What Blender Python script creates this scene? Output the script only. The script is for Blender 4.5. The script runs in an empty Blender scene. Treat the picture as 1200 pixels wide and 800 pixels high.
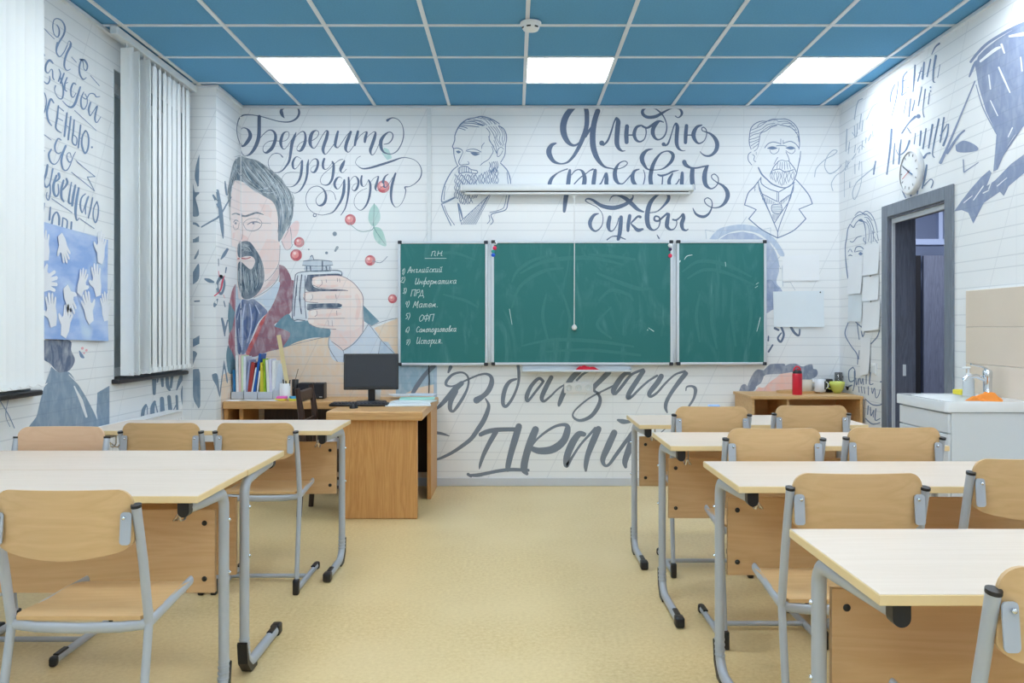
import bpy, bmesh, math, random
from mathutils import Vector, Matrix
random.seed(7)
PI = math.pi
C = bpy.context.scene.collection
SC = bpy.context.scene
# ------------------------------------------------------------------ camera, light, exposure
F, CX, CY, EYE = 1008.0, 602.0, 384.0, 1.276
cam_d = bpy.data.cameras.new('camera'); cam = bpy.data.objects.new('camera', cam_d); C.objects.link(cam)
cam.location = (0, 0, EYE); cam.rotation_euler = (PI/2, 0, 0)
cam_d.sensor_width = 36; cam_d.lens = F/1200*36
cam_d.shift_x = -2/1200; cam_d.shift_y = -16/1200
cam_d.clip_start = .02; cam_d.clip_end = 60
SC.camera = cam
w = bpy.data.worlds.new('evening_sky'); SC.world = w; w.use_nodes = True
w.node_tree.nodes['Background'].inputs[0].default_value = (.30, .42, .62, 1)
w.node_tree.nodes['Background'].inputs[1].default_value = .5
SC.view_settings.view_transform = 'Standard'; SC.view_settings.look = 'None'
SC.view_settings.exposure = 0.0; SC.view_settings.gamma = 1; SC.view_settings.use_curve_mapping = False
LAMP_STRENGTH = 13.0
SC.cycles.max_bounces = 10; SC.cycles.diffuse_bounces = 6; SC.cycles.sample_clamp_indirect = 8
# room planes
XL, XR, YB, YR, ZC = -2.45, 2.63, 6.95, -1.9, 3.066
XCOL, YCOL = -2.2, 6.36          # boxed-out column in the far left corner

def on_back(px, py, off=0.0):     # point of the back wall seen at a pixel of the 1200x800 frame
    Y = YB-off; return Vector(((px-CX)*Y/F, Y, EYE-(py-CY)*Y/F))
def on_x(px, py, X):              # point of a plane x = X
    Y = X*F/(px-CX); return Vector((X, Y, EYE-(py-CY)*Y/F))
def on_y(px, py, Y): return Vector(((px-CX)*Y/F, Y, EYE-(py-CY)*Y/F))

# ------------------------------------------------------------------ mesh helpers
class MB:
    def __init__(s): s.v = []; s.f = []; s.sm = []
    def add(s, vs, fs, smooth=False):
        n = len(s.v); s.v += [tuple(p) for p in vs]
        s.f += [tuple(i+n for i in q) for q in fs]; s.sm += [smooth]*len(fs); return s
    def box(s, x0, x1, y0, y1, z0, z1, b=0.0, M=None, seg=1):
        if b <= 0:
            vs = [Vector((x, y, z)) for z in (z0, z1) for y in (y0, y1) for x in (x0, x1)]
            fs = [(0,2,3,1),(4,5,7,6),(0,1,5,4),(2,6,7,3),(0,4,6,2),(1,3,7,5)]
            sm = False
        else:
            bm = bmesh.new(); bmesh.ops.create_cube(bm, size=1)
            for q in bm.verts: q.co = Vector(((x0+x1)/2+q.co.x*(x1-x0), (y0+y1)/2+q.co.y*(y1-y0), (z0+z1)/2+q.co.z*(z1-z0)))
            bmesh.ops.bevel(bm, geom=bm.edges[:], offset=b, segments=seg, affect='EDGES', profile=.5)
            bm.verts.index_update(); vs = [q.co.copy() for q in bm.verts]; fs = [[q.index for q in f.verts] for f in bm.faces]; bm.free()
            sm = seg > 1
        if M: vs = [M @ p for p in vs]
        return s.add(vs, fs, sm)
    def tube(s, pts, r, n=12, flat=1.0, up=(0,0,1), cap=True, rs=None, closed=False):
        pts = [Vector(p) for p in pts]; vs = []; fs = []; k = len(pts)
        prev = None
        for i, p in enumerate(pts):
            if closed: t = (pts[(i+1) % k]-pts[i-1]).normalized()
            else: t = (pts[min(i+1, k-1)]-pts[max(i-1, 0)]).normalized()
            u = Vector(up) if prev is None else prev
            a = (u-t*u.dot(t))
            if a.length < 1e-4: a = Vector((1,0,0))-t*t.x
            if a.length < 1e-4: a = Vector((0,1,0))-t*t.y
            a.normalize(); b = t.cross(a); prev = a
            rr = rs[i] if rs else r
            for j in range(n):
                w = 2*PI*j/n; vs.append(p+a*math.cos(w)*rr+b*math.sin(w)*rr*flat)
        for i in range(k if closed else k-1):
            for j in range(n):
                i2 = (i+1) % k
                fs.append((i*n+j, i*n+(j+1) % n, i2*n+(j+1) % n, i2*n+j))
        m = len(fs)
        s.add(vs, fs, True)
        if cap and not closed:
            s.add(vs[:n], [tuple(range(n-1, -1, -1))]); s.add(vs[-n:], [tuple(range(n))])
        return s
    def lathe(s, prof, c=(0,0,0), n=24, M=None):
        vs = []; fs = []; k = len(prof)
        for r, z in prof:
            for j in range(n):
                a = 2*PI*j/n; p = Vector((r*math.cos(a), r*math.sin(a), z))
                p = (M @ p) if M else p
                vs.append(p+Vector(c))
        for i in range(k-1):
            for j in range(n): fs.append((i*n+j, i*n+(j+1) % n, (i+1)*n+(j+1) % n, (i+1)*n+j))
        return s.add(vs, fs, True)
    def prism(s, outline, d, M=None):   # outline in local xy, extruded by d in z
        n = len(outline)
        vs = [Vector((x, y, 0)) for x, y in outline]+[Vector((x, y, d)) for x, y in outline]
        if M: vs = [M @ p for p in vs]
        fs = [tuple(range(n-1, -1, -1)), tuple(range(n, 2*n))]+[(i, (i+1) % n, n+(i+1) % n, n+i) for i in range(n)]
        return s.add(vs, fs)
    def build(s, name, mat, parent=None, kind=None):
        me = bpy.data.meshes.new(name); me.from_pydata(s.v, [], s.f); me.validate()
        if len(me.polygons) == len(s.sm): me.polygons.foreach_set('use_smooth', s.sm)
        me.materials.append(mat); me.update()
        o = bpy.data.objects.new(name, me); C.objects.link(o)
        if parent: o.parent = parent
        if kind: o['kind'] = kind
        return o
def fix_normals(o):
    bm = bmesh.new(); bm.from_mesh(o.data); bmesh.ops.recalc_face_normals(bm, faces=bm.faces[:]); bm.to_mesh(o.data); bm.free(); return o
def autosmooth(o, ang=35):
    me = o.data; bm = bmesh.new(); bm.from_mesh(me); bmesh.ops.remove_doubles(bm, verts=bm.verts[:], dist=1e-6)
    for e in bm.edges:
        e.smooth = not (len(e.link_faces) == 2 and e.calc_face_angle(0) > math.radians(ang))
    for f in bm.faces: f.smooth = True
    bm.to_mesh(me); bm.free(); return o
def tag(o, label=None, cat=None, group=None, kind=None):
    if label: o['label'] = label
    if cat: o['category'] = cat
    if group: o['group'] = group
    if kind: o['kind'] = kind
    return o
def thing(name, label, cat, loc=(0,0,0), rz=0, group=None):
    o = bpy.data.objects.new(name, None); o.empty_display_size = .05; C.objects.link(o)
    o.location = loc; o.rotation_euler = (0, 0, rz); return tag(o, label, cat, group)
def copy_tree(o, parent=None):
    c = o.copy(); C.objects.link(c); c.parent = parent
    for ch in list(o.children): copy_tree(ch, c)
    return c
def struct(name, mb, mat, parent=None):
    o = mb.build(name, mat, parent)
    if not parent: o['kind'] = 'structure'
    return o
def arc(c, r, a0, a1, n, ax=(1,0,0), ay=(0,0,1)):
    c = Vector(c); ax = Vector(ax); ay = Vector(ay)
    return [c+ax*r*math.cos(math.radians(a0+(a1-a0)*i/n))+ay*r*math.sin(math.radians(a0+(a1-a0)*i/n)) for i in range(n+1)]
def rrect(x0, x1, y0, y1, r, n=6):
    out = []
    for cx, cy, a in ((x1-r, y0+r, -90), (x1-r, y1-r, 0), (x0+r, y1-r, 90), (x0+r, y0+r, 180)):
        out += [(cx+r*math.cos(math.radians(a+90*i/n)), cy+r*math.sin(math.radians(a+90*i/n))) for i in range(n+1)]
    return out
# ------------------------------------------------------------------ materials
def lin(c):
    return tuple(((v/255)/12.92 if v/255 <= .04045 else ((v/255+.055)/1.055)**2.4) for v in c)+(1,)
class NT:
    def __init__(s, name):
        s.m = bpy.data.materials.new(name); s.m.use_nodes = True; s.t = s.m.node_tree
        s.b = s.t.nodes['Principled BSDF']
    def n(s, typ, **kw):
        q = s.t.nodes.new(typ)
        for k, v in kw.items():
            if k.startswith('i_'): q.inputs[k[2:].replace('_', ' ')].default_value = v
            else: setattr(q, k, v)
        return q
    def l(s, a, b): s.t.links.new(a, b)
    def math(s, op, a, b=None, clamp=False):
        q = s.t.nodes.new('ShaderNodeMath'); q.operation = op; q.use_clamp = clamp
        for i, x in enumerate((a, b)):
            if x is None: continue
            if isinstance(x, (int, float)): q.inputs[i].default_value = x
            else: s.l(x, q.inputs[i])
        return q.outputs[0]
    def mix(s, fac, a, b, blend='MIX'):
        q = s.t.nodes.new('ShaderNodeMix'); q.data_type = 'RGBA'; q.blend_type = blend
        for i, x in ((0, fac), (6, a), (7, b)):
            if isinstance(x, (int, float, tuple)): q.inputs[i].default_value = x
            else: s.l(x, q.inputs[i])
        return q.outputs[2]
MATS = {}
def plain(name, rgb, rough=.5, metal=0.0, spec=.5, noise=.04, scale=12, trans=0, emis=0, coat=0, bump=0):
    if name in MATS: return MATS[name]
    k = NT(name); k.b.inputs['Roughness'].default_value = rough; k.b.inputs['Metallic'].default_value = metal
    k.b.inputs['Specular IOR Level'].default_value = spec; k.b.inputs['Coat Weight'].default_value = coat
    if trans: k.b.inputs['Transmission Weight'].default_value = trans
    c = lin(rgb)
    if emis:
        k.b.inputs['Emission Color'].default_value = c; k.b.inputs['Emission Strength'].default_value = emis
    tc = k.n('ShaderNodeTexCoord'); nz = k.n('ShaderNodeTexNoise', i_Scale=scale, i_Detail=4.0)
    k.l(tc.outputs['Object'], nz.inputs['Vector'])
    lo = tuple(v*(1-noise) for v in c[:3])+(1,); hi = tuple(min(1, v*(1+noise)) for v in c[:3])+(1,)
    k.l(k.mix(nz.outputs['Fac'], lo, hi), k.b.inputs['Base Color'])
    if bump:
        bp = k.n('ShaderNodeBump', i_Strength=bump, i_Distance=.002); k.l(nz.outputs['Fac'], bp.inputs['Height']); k.l(bp.outputs[0], k.b.inputs['Normal'])
    MATS[name] = k.m; return k.m
def wood(name, rgb, rgb2, axis='x', rough=.45, fine=60, scale=1.0, contrast=1.0, spec=.4, knot=False):
    k = NT(name); k.b.inputs['Roughness'].default_value = rough; k.b.inputs['Specular IOR Level'].default_value = spec
    tc = k.n('ShaderNodeTexCoord'); mp = k.n('ShaderNodeMapping'); k.l(tc.outputs['Object'], mp.inputs['Vector'])
    sc = {'x': (.35, 5, 5), 'y': (5, .35, 5), 'z': (5, 5, .35)}[axis]
    mp.inputs['Scale'].default_value = tuple(v*scale for v in sc)
    n1 = k.n('ShaderNodeTexNoise', i_Scale=1.6, i_Detail=6.0, i_Distortion=.8); k.l(mp.outputs[0], n1.inputs['Vector'])
    n2 = k.n('ShaderNodeTexNoise', i_Scale=float(fine)/3, i_Detail=3.0); k.l(mp.outputs[0], n2.inputs['Vector'])
    rings = k.math('FRACT', k.math('MULTIPLY', n1.outputs['Fac'], 9.0))
    rings = k.math('ABSOLUTE', k.math('SUBTRACT', rings, .5))
    f = k.math('ADD', k.math('MULTIPLY', rings, .9*contrast), k.math('MULTIPLY', n2.outputs['Fac'], .55*contrast), True)
    k.l(k.mix(f, lin(rgb), lin(rgb2)), k.b.inputs['Base Color'])
    MATS[name] = k.m; return k.m

def wall_mat(name, along, sgn=1, phase=0.0, rgb=None, k_=1.0):
    """notebook-ruled wallpaper: pairs of thin horizontal lines, slanted lines and faint vertical seams"""
    k = NT(name); k.b.inputs['Roughness'].default_value = .75; k.b.inputs['Specular IOR Level'].default_value = .2
    tc = k.n('ShaderNodeTexCoord'); sp = k.n('ShaderNodeSeparateXYZ'); k.l(tc.outputs['Object'], sp.inputs[0])
    z = sp.outputs['Z']; u = sp.outputs[along]
    if sgn < 0: u = k.math('MULTIPLY', u, -1.0)
    def line(val, per, off, wid):
        t = k.math('FRACT', k.math('DIVIDE', k.math('ADD', val, off), per))
        d = k.math('MULTIPLY', k.math('ABSOLUTE', k.math('SUBTRACT', t, .5)), per)
        return k.math('SUBTRACT', 1.0, k.math('DIVIDE', d, wid), True)
    P = .1545; zA = 2.897; zB = 2.836      # heights of one line of each pair
    a = line(z, P, -zA+P/2, .0042); b = line(z, P, -zB+P/2, .0042)
    dgl = line(k.math('SUBTRACT', u, k.math('MULTIPLY', z, .472)), .475, phase, .0042)
    seam = line(u, 1.06, .26+.53+phase, .003)
    f = k.math('MAXIMUM', k.math('MULTIPLY', k.math('MAXIMUM', a, b), .32), k.math('MULTIPLY', dgl, .26))
    f = k.math('MAXIMUM', f, k.math('MULTIPLY', seam, .18))
    nz = k.n('ShaderNodeTexNoise', i_Scale=1.3, i_Detail=5.0); k.l(tc.outputs['Object'], nz.inputs['Vector'])
    base = k.mix(nz.outputs['Fac'], lin((228,233,238)), lin((240,243,245)))
    if rgb:      # printed colour on the same paper: chalky, with the ruling showing through
        mp = k.n('ShaderNodeMapping'); mp.inputs['Scale'].default_value = (1, 1, .5); k.l(tc.outputs['Object'], mp.inputs['Vector'])
        n2 = k.n('ShaderNodeTexNoise', i_Scale=22.0, i_Detail=6.0, i_Distortion=.6); k.l(mp.outputs[0], n2.inputs['Vector'])
        base = k.mix(k.math('MULTIPLY', k.math('SUBTRACT', n2.outputs['Fac'], .42), 1.3*k_, True), lin(rgb), lin((232,236,240)))
    k.l(k.mix(f, base, lin((120,135,155))), k.b.inputs['Base Color'])
    MATS[name] = k.m; return k.m
M_wall_back = wall_mat('ruled_wallpaper_back', 'X')
M_wall_side = wall_mat('ruled_wallpaper_side', 'Y')
M_wall_right = wall_mat('ruled_wallpaper_right', 'Y', -1)
M_grey = plain('grey_painted_steel', (176,184,196), .40, .15, noise=.03)
M_black = plain('black_plastic', (26,27,32), .4)
M_white = plain('white_plastic', (232,235,238), .4, noise=.02)
M_alu = plain('brushed_aluminium', (205,212,218), .35, .5)
M_chrome = plain('chrome', (215,220,226), .12, 1.0)
M_top = wood('pale_maple_laminate', (226,212,199), (211,195,177), 'x', .38, contrast=.7)
M_edge = plain('cream_edge_band', (232,208,160), .5)
M_panel = wood('birch_laminate', (214,180,138), (194,154,110), 'x', .5, contrast=.8)
M_ply = wood('varnished_birch_ply', (218,184,138), (198,162,114), 'x', .35, contrast=.8, spec=.5)
M_ply_pink = wood('pinkish_birch_ply', (226,192,160), (212,172,138), 'x', .35, contrast=.6, spec=.5)
M_ply_edge = plain('ply_edge', (222,190,140), .5)
M_pine = wood('honey_pine_board_upright', (216,168,108), (184,128,72), 'z', .42, scale=1.6, contrast=1.0)
M_pine_x = wood('honey_pine_board_flat', (220,180,128), (190,142,90), 'x', .42, scale=1.4)
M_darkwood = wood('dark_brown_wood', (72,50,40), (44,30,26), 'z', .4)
M_greywood = wood('grey_stained_laminate', (120,126,142), (90,94,110), 'z', .5, scale=2.2, contrast=1.1)
M_greywood_l = wood('grey_casing_laminate', (132,142,154), (104,112,126), 'z', .5, scale=2.2, contrast=1.0)
M_oak = wood('light_oak_laminate', (222,184,132), (198,156,104), 'x', .5)

# ------------------------------------------------------------------ setting
fl = NT('yellow_vinyl_floor'); fl.b.inputs['Roughness'].default_value = .38; fl.b.inputs['Specular IOR Level'].default_value = .45
tc = fl.n('ShaderNodeTexCoord'); n1 = fl.n('ShaderNodeTexNoise', i_Scale=55.0, i_Detail=8.0, i_Roughness=.7); n2 = fl.n('ShaderNodeTexNoise', i_Scale=1.2, i_Detail=5.0)
fl.l(tc.outputs['Object'], n1.inputs['Vector']); fl.l(tc.outputs['Object'], n2.inputs['Vector'])
c1 = fl.mix(fl.math('MULTIPLY', fl.math('SUBTRACT', n1.outputs['Fac'], .35), 3.0, True), lin((206,180,126)), lin((230,209,160)))
c2 = fl.mix(fl.math('MULTIPLY', fl.math('SUBTRACT', n2.outputs['Fac'], .4), 2.5, True), c1, lin((228,207,160)))
fl.l(c2, fl.b.inputs['Base Color'])
bp = fl.n('ShaderNodeBump', i_Strength=.12, i_Distance=.001); fl.l(n1.outputs['Fac'], bp.inputs['Height']); fl.l(bp.outputs[0], fl.b.inputs['Normal'])
struct('floor', MB().box(XL-.3, XR, YR-.1, YB+.1, -.1, 0), fl.m)
struct('wall_back', MB().box(XL-.25, XR+.2, YB, YB+.12, 0, 3.35), M_wall_back)
wall_back = bpy.data.objects['wall_back']
struct('wall_rear', MB().box(XL-.25, XR+.2, YR-.12, YR, 0, 3.35), M_wall_back)
# left wall with two window openings
W1 = (2.9, 4.36); W2 = (5.27, 6.355); SILL = .945; HEAD = 2.86
mb = MB(); T = XL-.20
ys = [YR, W1[0], W1[1], W2[0], W2[1], YB]
for i in range(5):
    if i in (1, 3):
        mb.box(T, XL, ys[i], ys[i+1], 0, SILL); mb.box(T, XL, ys[i], ys[i+1], HEAD, 3.35)
    else: mb.box(T, XL, ys[i], ys[i+1], 0, 3.35)
wall_left = struct('wall_left', mb, M_wall_side)
wall_column = struct('wall_column', MB().box(XL-.01, XCOL, YCOL, YB+.005, 0, ZC+.1), M_wall_back)
# right wall with the door opening
D0, D1, DH = 5.215, 6.035, 2.06
mb = MB(); mb.box(XR, XR+.14, YR, D0, 0, 3.35); mb.box(XR, XR+.14, D1, YB, 0, 3.35); mb.box(XR, XR+.14, D0, D1, DH, 3.35)
wall_right = struct('wall_right', mb, M_wall_right)
# baseboards
M_base = plain('grey_baseboard', (196,202,210), .45)
struct('baseboard_back', MB().box(XCOL, XR, YB-.014, YB, 0, .065, .003), M_base)
struct('baseboard_left', MB().box(XL, XL+.014, YR, YCOL, 0, .065, .003), M_base)
mb = MB(); mb.box(XR-.014, XR, YR, D0-.1, 0, .065, .003); mb.box(XR-.014, XR, D1+.1, YB-.014, 0, .065, .003)
struct('baseboard_right', mb, M_base)
# ceiling: one slab above, tiles and rails below it
ceil = struct('ceiling', MB().box(XL-.25, XR+.2, YR-.1, YB+.1, 3.30, 3.36), plain('ceiling_void', (60,64,70), .8))
M_tile = plain('blue_fabric_tile', (102,164,206), .85, spec=.15, noise=.10, scale=90)
M_rail = plain('white_grid_rail', (226,232,238), .4)
gx = [-2.32+.6*k for k in range(9)]; gx = [XL]+gx+[XR]
gy = [YB]+[6.30-.6*k for k in range(14)]+[YR]
PANELS = set()
for ypan in (5.70, 3.90, 2.10, .30, -1.50):  # rows after the first are out of view, added to raise the ambient light
    for xpan in (-1.72, .08, 1.88): PANELS.add((round(xpan, 2), round(ypan, 2)))
cache = {}
for i in range(len(gx)-1):
    for j in range(len(gy)-1):
        x0, x1, y1, y0 = gx[i], gx[i+1], gy[j], gy[j+1]
        if (round(x0, 2), round(y0, 2)) in PANELS: continue
        if x0 < -2.3 - .1 and False: continue
        key = (round(x1-x0, 3), round(y1-y0, 3))
        if key not in cache:
            hx, hy = key[0]/2-.002, key[1]/2-.002
            o = MB().box(-hx, hx, -hy, hy, 0, .018, .003).build('ceiling_tile', M_tile, ceil); cache[key] = o.data
        else:
            o = bpy.data.objects.new('ceiling_tile', cache[key]); C.objects.link(o); o.parent = ceil
        o.location = ((x0+x1)/2, (y0+y1)/2, ZC+.006)
for x in gx[1:-1]: MB().box(x-.012, x+.012, YR, YB, ZC-.002, ZC+.03).build('grid_rail', M_rail, ceil)
for i in range(len(gx)-1):
    for y in gy[1:-1]:
        MB().box(gx[i]+.012, gx[i+1]-.012, y-.012, y+.012, ZC-.001, ZC+.03).build('cross_rail', M_rail, ceil)
mb = MB(); mb.box(XCOL, XR, YB-.022, YB, ZC-.02, ZC-.001); mb.box(XR-.022, XR, YR, YB-.022, ZC-.02, ZC-.001)
mb.box(XL, XL+.022, YR, YCOL, ZC-.02, ZC-.001); mb.box(XL, XCOL, YCOL-.022, YCOL, ZC-.02, ZC-.001); mb.box(XCOL, XCOL+.022, YCOL-.022, YB-.022, ZC-.02, ZC-.001)
mb.build('wall_angle', M_rail, ceil)
# ceiling lamps: framed flat panels, the diffuser gives the light
M_lamp = plain('lit_diffuser', (244,250,255), .5, emis=LAMP_STRENGTH, noise=0)
lamp0 = None
order = sorted(PANELS, key=lambda q: (-q[1], q[0]))
lamp_lab = {(-1.72, 5.7): 'square lit ceiling panel on the left, above the bearded portrait', (.08, 5.7): 'square lit ceiling panel in the middle, right of the smoke detector', (1.88, 5.7): 'square lit ceiling panel on the right, nearest the door'}
for (x, y) in order:
    if lamp0 is None:
        r = thing('ceiling_lamp', '', 'ceiling lamp', group='flat ceiling panels')
        mb = MB()
        for a in ((-.298,.298,-.298,-.284),(-.298,.298,.284,.298),(-.298,-.284,-.284,.284),(.284,.298,-.284,.284)): mb.box(a[0],a[1],a[2],a[3], 0, .03)
        mb.build('frame', M_rail, r); MB().box(-.284,.284,-.284,.284,.003,.012).build('diffuser', M_lamp, r)
        MB().box(-.28,.28,-.28,.28,.03,.06).build('housing', M_white, r); lamp0 = r
    else: r = copy_tree(lamp0)
    r.location = (x+.3, y+.3, ZC+.002)
    r['label'] = lamp_lab.get((x, y), 'square lit ceiling panel out of the picture, added to raise the ambient light, %s column, %s row behind the visible ones' % ({-1.72: 'left', .08: 'middle', 1.88: 'right'}[x], {3.9: 'first', 2.1: 'second', .3: 'third', -1.5: 'fourth'}.get(y, 'first')))
# smoke detector
r = thing('smoke_detector', 'round white smoke detector on the ceiling grid crossing', 'smoke detector', (.10, 5.04, ZC-.002))
MB().lathe([(0,0),(.062,0),(.062,-.012),(.055,-.016),(.0,-.016)]).build('base', M_white, r)
MB().lathe([(.05,-.016),(.052,-.03),(.044,-.045),(.02,-.052),(0,-.052)]).build('sensor_cap', M_white, r)
mb = MB()
for a in (200, 255, 310): mb.box(-.012,.012,-.002,.002,-.038,-.030, M=Matrix.Rotation(math.radians(a+90),4,'Z')@Matrix.Translation((0,-.050,0)))
mb.build('slot', M_black, r)

# windows
M_frame = plain('white_window_plastic', (222,228,232), .35)
M_reveal = plain('grey_window_reveal', (176,188,194), .6)
M_glass = plain('dusk_window_glass', (172,186,192), .45, trans=.0, spec=.6, noise=.02)
M_sill = plain('dark_window_sill', (38,38,44), .4)
M_slat = NT('white_blind_fabric'); M_slat.b.inputs['Roughness'].default_value = .8; M_slat.b.inputs['Base Color'].default_value = lin((240,245,248)); M_slat.b.inputs['Specular IOR Level'].default_value = .2; M_slat = M_slat.m
wn = 1
for (y0, y1) in (W1, W2):
    win = bpy.data.objects.new('window_%d' % wn, None); C.objects.link(win); win['kind'] = 'structure'
    mb = MB(); xi = XL-.13
    for a in ((y0, y0+.07, SILL, HEAD), (y1-.07, y1, SILL, HEAD), (y0+.07, y1-.07, SILL, SILL+.07), (y0+.07, y1-.07, HEAD-.07, HEAD), ((y0+y1)/2-.04, (y0+y1)/2+.04, SILL+.07, HEAD-.07)):
        mb.box(xi-.06, xi, a[0], a[1], a[2], a[3], .004)
    mb.build('window_frame', M_frame, win)
    MB().box(xi-.035, xi-.029, y0+.06, y1-.06, SILL+.06, HEAD-.06).build('window_pane', M_glass, win)
    mb = MB(); mb.box(xi, XL+.002, y0-.001, y0+.004, SILL, HEAD); mb.box(xi, XL+.002, y1-.004, y1+.001, SILL, HEAD); mb.box(xi, XL+.002, y0, y1, HEAD-.004, HEAD+.001)
    mb.build('reveal', M_reveal, win)
    mb = MB(); mb.box(xi, XL+.05, y0-(.03 if wn == 2 else .03), y1+(.03 if wn == 1 else -.0), SILL-.012, SILL+.016, .006)
    mb.build('window_sill', M_sill, win)
    wn += 1
def blinds(y0, y1, label, n, turn, gaps, xr, ya, yb):
    r = thing('vertical_blind', label, 'blind', ((xr), (y0+y1)/2, 0), group='vertical blinds')
    L = y1-y0; zt = 3.028
    MB().box(-.022, .022, ya-(y0+y1)/2, yb-(y0+y1)/2, zt-.018, zt+.03, .004).build('head_rail', M_frame, r)
    cl = MB()
    sm = {}
    for i in range(n):
        y = -L/2+L*(i+.5)/n
        a = turn+random.uniform(-5, 5)+gaps.get(i, 0)
        hw = .0445; zb = .985
        vs = []; K = 6
        for j in range(K+1):
            t = -1+2*j/K; c = .006*(1-t*t)
            p = Vector((c, t*hw, 0)); vs += [p+Vector((0,0,zb)), p+Vector((0,0,zt-.04))]
        fs = [(2*j, 2*j+2, 2*j+3, 2*j+1) for j in range(K)]
        back = [v+Vector((-.0012, 0, 0)) for v in vs]
        if 's' not in sm:
            mb = MB().add(vs, fs, True); mb.add(back, [q[::-1] for q in fs], True)
            mb.box(.0045, .0085, -.042, .042, zb-.002, zb+.03); o = mb.build('slat', M_slat, r); sm['s'] = o.data
        else:
            o = bpy.data.objects.new('slat', sm['s']); C.objects.link(o); o.parent = r
        o.location = (0, y, 0); o.rotation_euler = (0, 0, math.radians(a))
        cl.box(-.003, .003, y-.006, y+.006, zt-.045, zt-.018)
    cl.build('carrier_clips', M_white, r)
    pts = [(.028+.004*math.sin(i*PI), -L/2+L*(i+.0)/(3*n), 1.0-.014*abs(math.sin(PI*i/3))) for i in range(3*n+1)]
    MB().tube(pts, .0022, 6).build('bead_chain', M_white, r)
    return r
blinds(3.0, 4.29, 'wide closed white vertical blind at the left edge, covering the near window', 16, -12, {}, XL+.095, 2.9, 4.38)
blinds(5.21, 6.27, 'white vertical blind with a gap at its left end, over the window beside the corner', 13, 8, {0: 70, 1: 62, 2: 8, 3: 66}, XL+.09, 5.07, 6.35)

# door: casing, jamb, corridor behind with its own dark door
door = bpy.data.objects.new('door_1', None); C.objects.link(door); door['kind'] = 'structure'
mb = MB(); x0, x1 = XR-.016, XR
mb.box(x0, x1, D1-.01, 6.115, 0, 2.135, .003); mb.box(x0, x1, 5.13, D0+.01, 0, 2.135, .003); mb.box(x0, x1, D0+.01, D1-.01, 2.05, 2.135, .003)
mb.build('casing', M_greywood_l, door)
mb = MB(); mb.box(XR-.004, XR+.18, D1-.022, D1, 0, DH-.0); mb.box(XR-.004, XR+.18, D0, D0+.022, 0, DH); mb.box(XR-.004, XR+.18, D0+.022, D1-.022, DH-.022, DH)
mb.build('jamb', M_greywood, door)
mb = MB(); mb.box(XR+.012, XR+.03, D1-.04, D1-.021, 0, DH-.02); mb.box(XR+.012, XR+.03, D0+.02, D0+.04, 0, DH-.02); mb.box(XR+.012, XR+.03, D0+.04, D1-.04, DH-.055, DH-.02)
mb.build('door_seal', M_base, door)
MB().box(XR+.09, XR+.112, D1-.025, D1-.021, .94, 1.02, .001).build('strike_plate', M_rail, door)
M_cor = plain('blue_grey_corridor_paint', (132,144,170), .7)
cor = MB(); cor.box(5.2, 5.3, 4.2, 9.6, 0, 2.9); cor.box(XR+.14, 5.2, 9.0, 9.1, 0, 2.9); cor.box(XR+.14, 5.2, 4.1, 4.2, 0, 2.9); cor.box(XR+.14, XR+.2, YB+.12, 9.0, 0, 2.9)
struct('wall_corridor', cor, M_cor)
struct('floor_corridor', MB().box(XR, 5.3, 4.2, 9.1, -.1, 0), plain('corridor_floor', (120,112,104), .5))
struct('ceiling_corridor', MB().box(XR+.14, 5.3, 4.2, 9.1, 2.9, 3.0), plain('corridor_ceiling', (172,182,202), .8))
d2 = bpy.data.objects.new('door_2', None); C.objects.link(d2); d2['kind'] = 'structure'
MB().box(4.10, 4.98, 8.60, 8.64, .01, 2.0, .003).build('door_leaf', M_greywood, d2)
MB().box(3.98, 4.08, 8.62, 8.70, 0, 2.0).build('door_gap', plain('door_shadow_gap', (14,14,20), .8), d2)  # near-black strip, the shade beside the leaf put in as colour
mb = MB(); mb.box(3.72, 5.15, 8.55, 8.70, 2.10, 2.16, .004); mb.box(4.25, 4.29, 8.60, 8.66, 2.16, 2.6); mb.box(3.98, 4.02, 8.60, 8.66, 2.16, 2.6); mb.box(3.4, 5.15, 8.60, 8.66, 2.58, 2.64)
mb.build('transom_frame', plain('transom_bars', (150,162,188), .5), d2)
cl = bpy.data.lights.new('corridor_lamp', 'AREA'); cl.energy = 70; cl.size = 1.0; cl.color = (.86,.91,1)  # unseen area light without a fixture, added to brighten the corridor
co = bpy.data.objects.new('corridor_lamp', cl); C.objects.link(co); co.location = (4.0, 7.2, 2.88)

# splash tiles by the sink
M_beige = plain('beige_glazed_tile', (226,212,196), .25, noise=.03, scale=5)
M_grout = plain('white_grout', (236,234,230), .7)
sp = thing('splash_tiling', 'panel of large beige glazed tiles on the wall above the sink', 'tiling', (XR-.001, 3.78, .86))
MB().box(-.006, 0, -1.2, 1.203, 0, .632).build('grout_bed', M_grout, sp)
for r_ in range(3):
    for c_ in range(4):
        z0 = .002+.21*r_; y1 = 1.2-.6*c_
        o = MB().box(-.012, -.004, y1-.597, y1, z0, z0+.207, .0015).build('tile', M_beige, sp)
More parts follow.
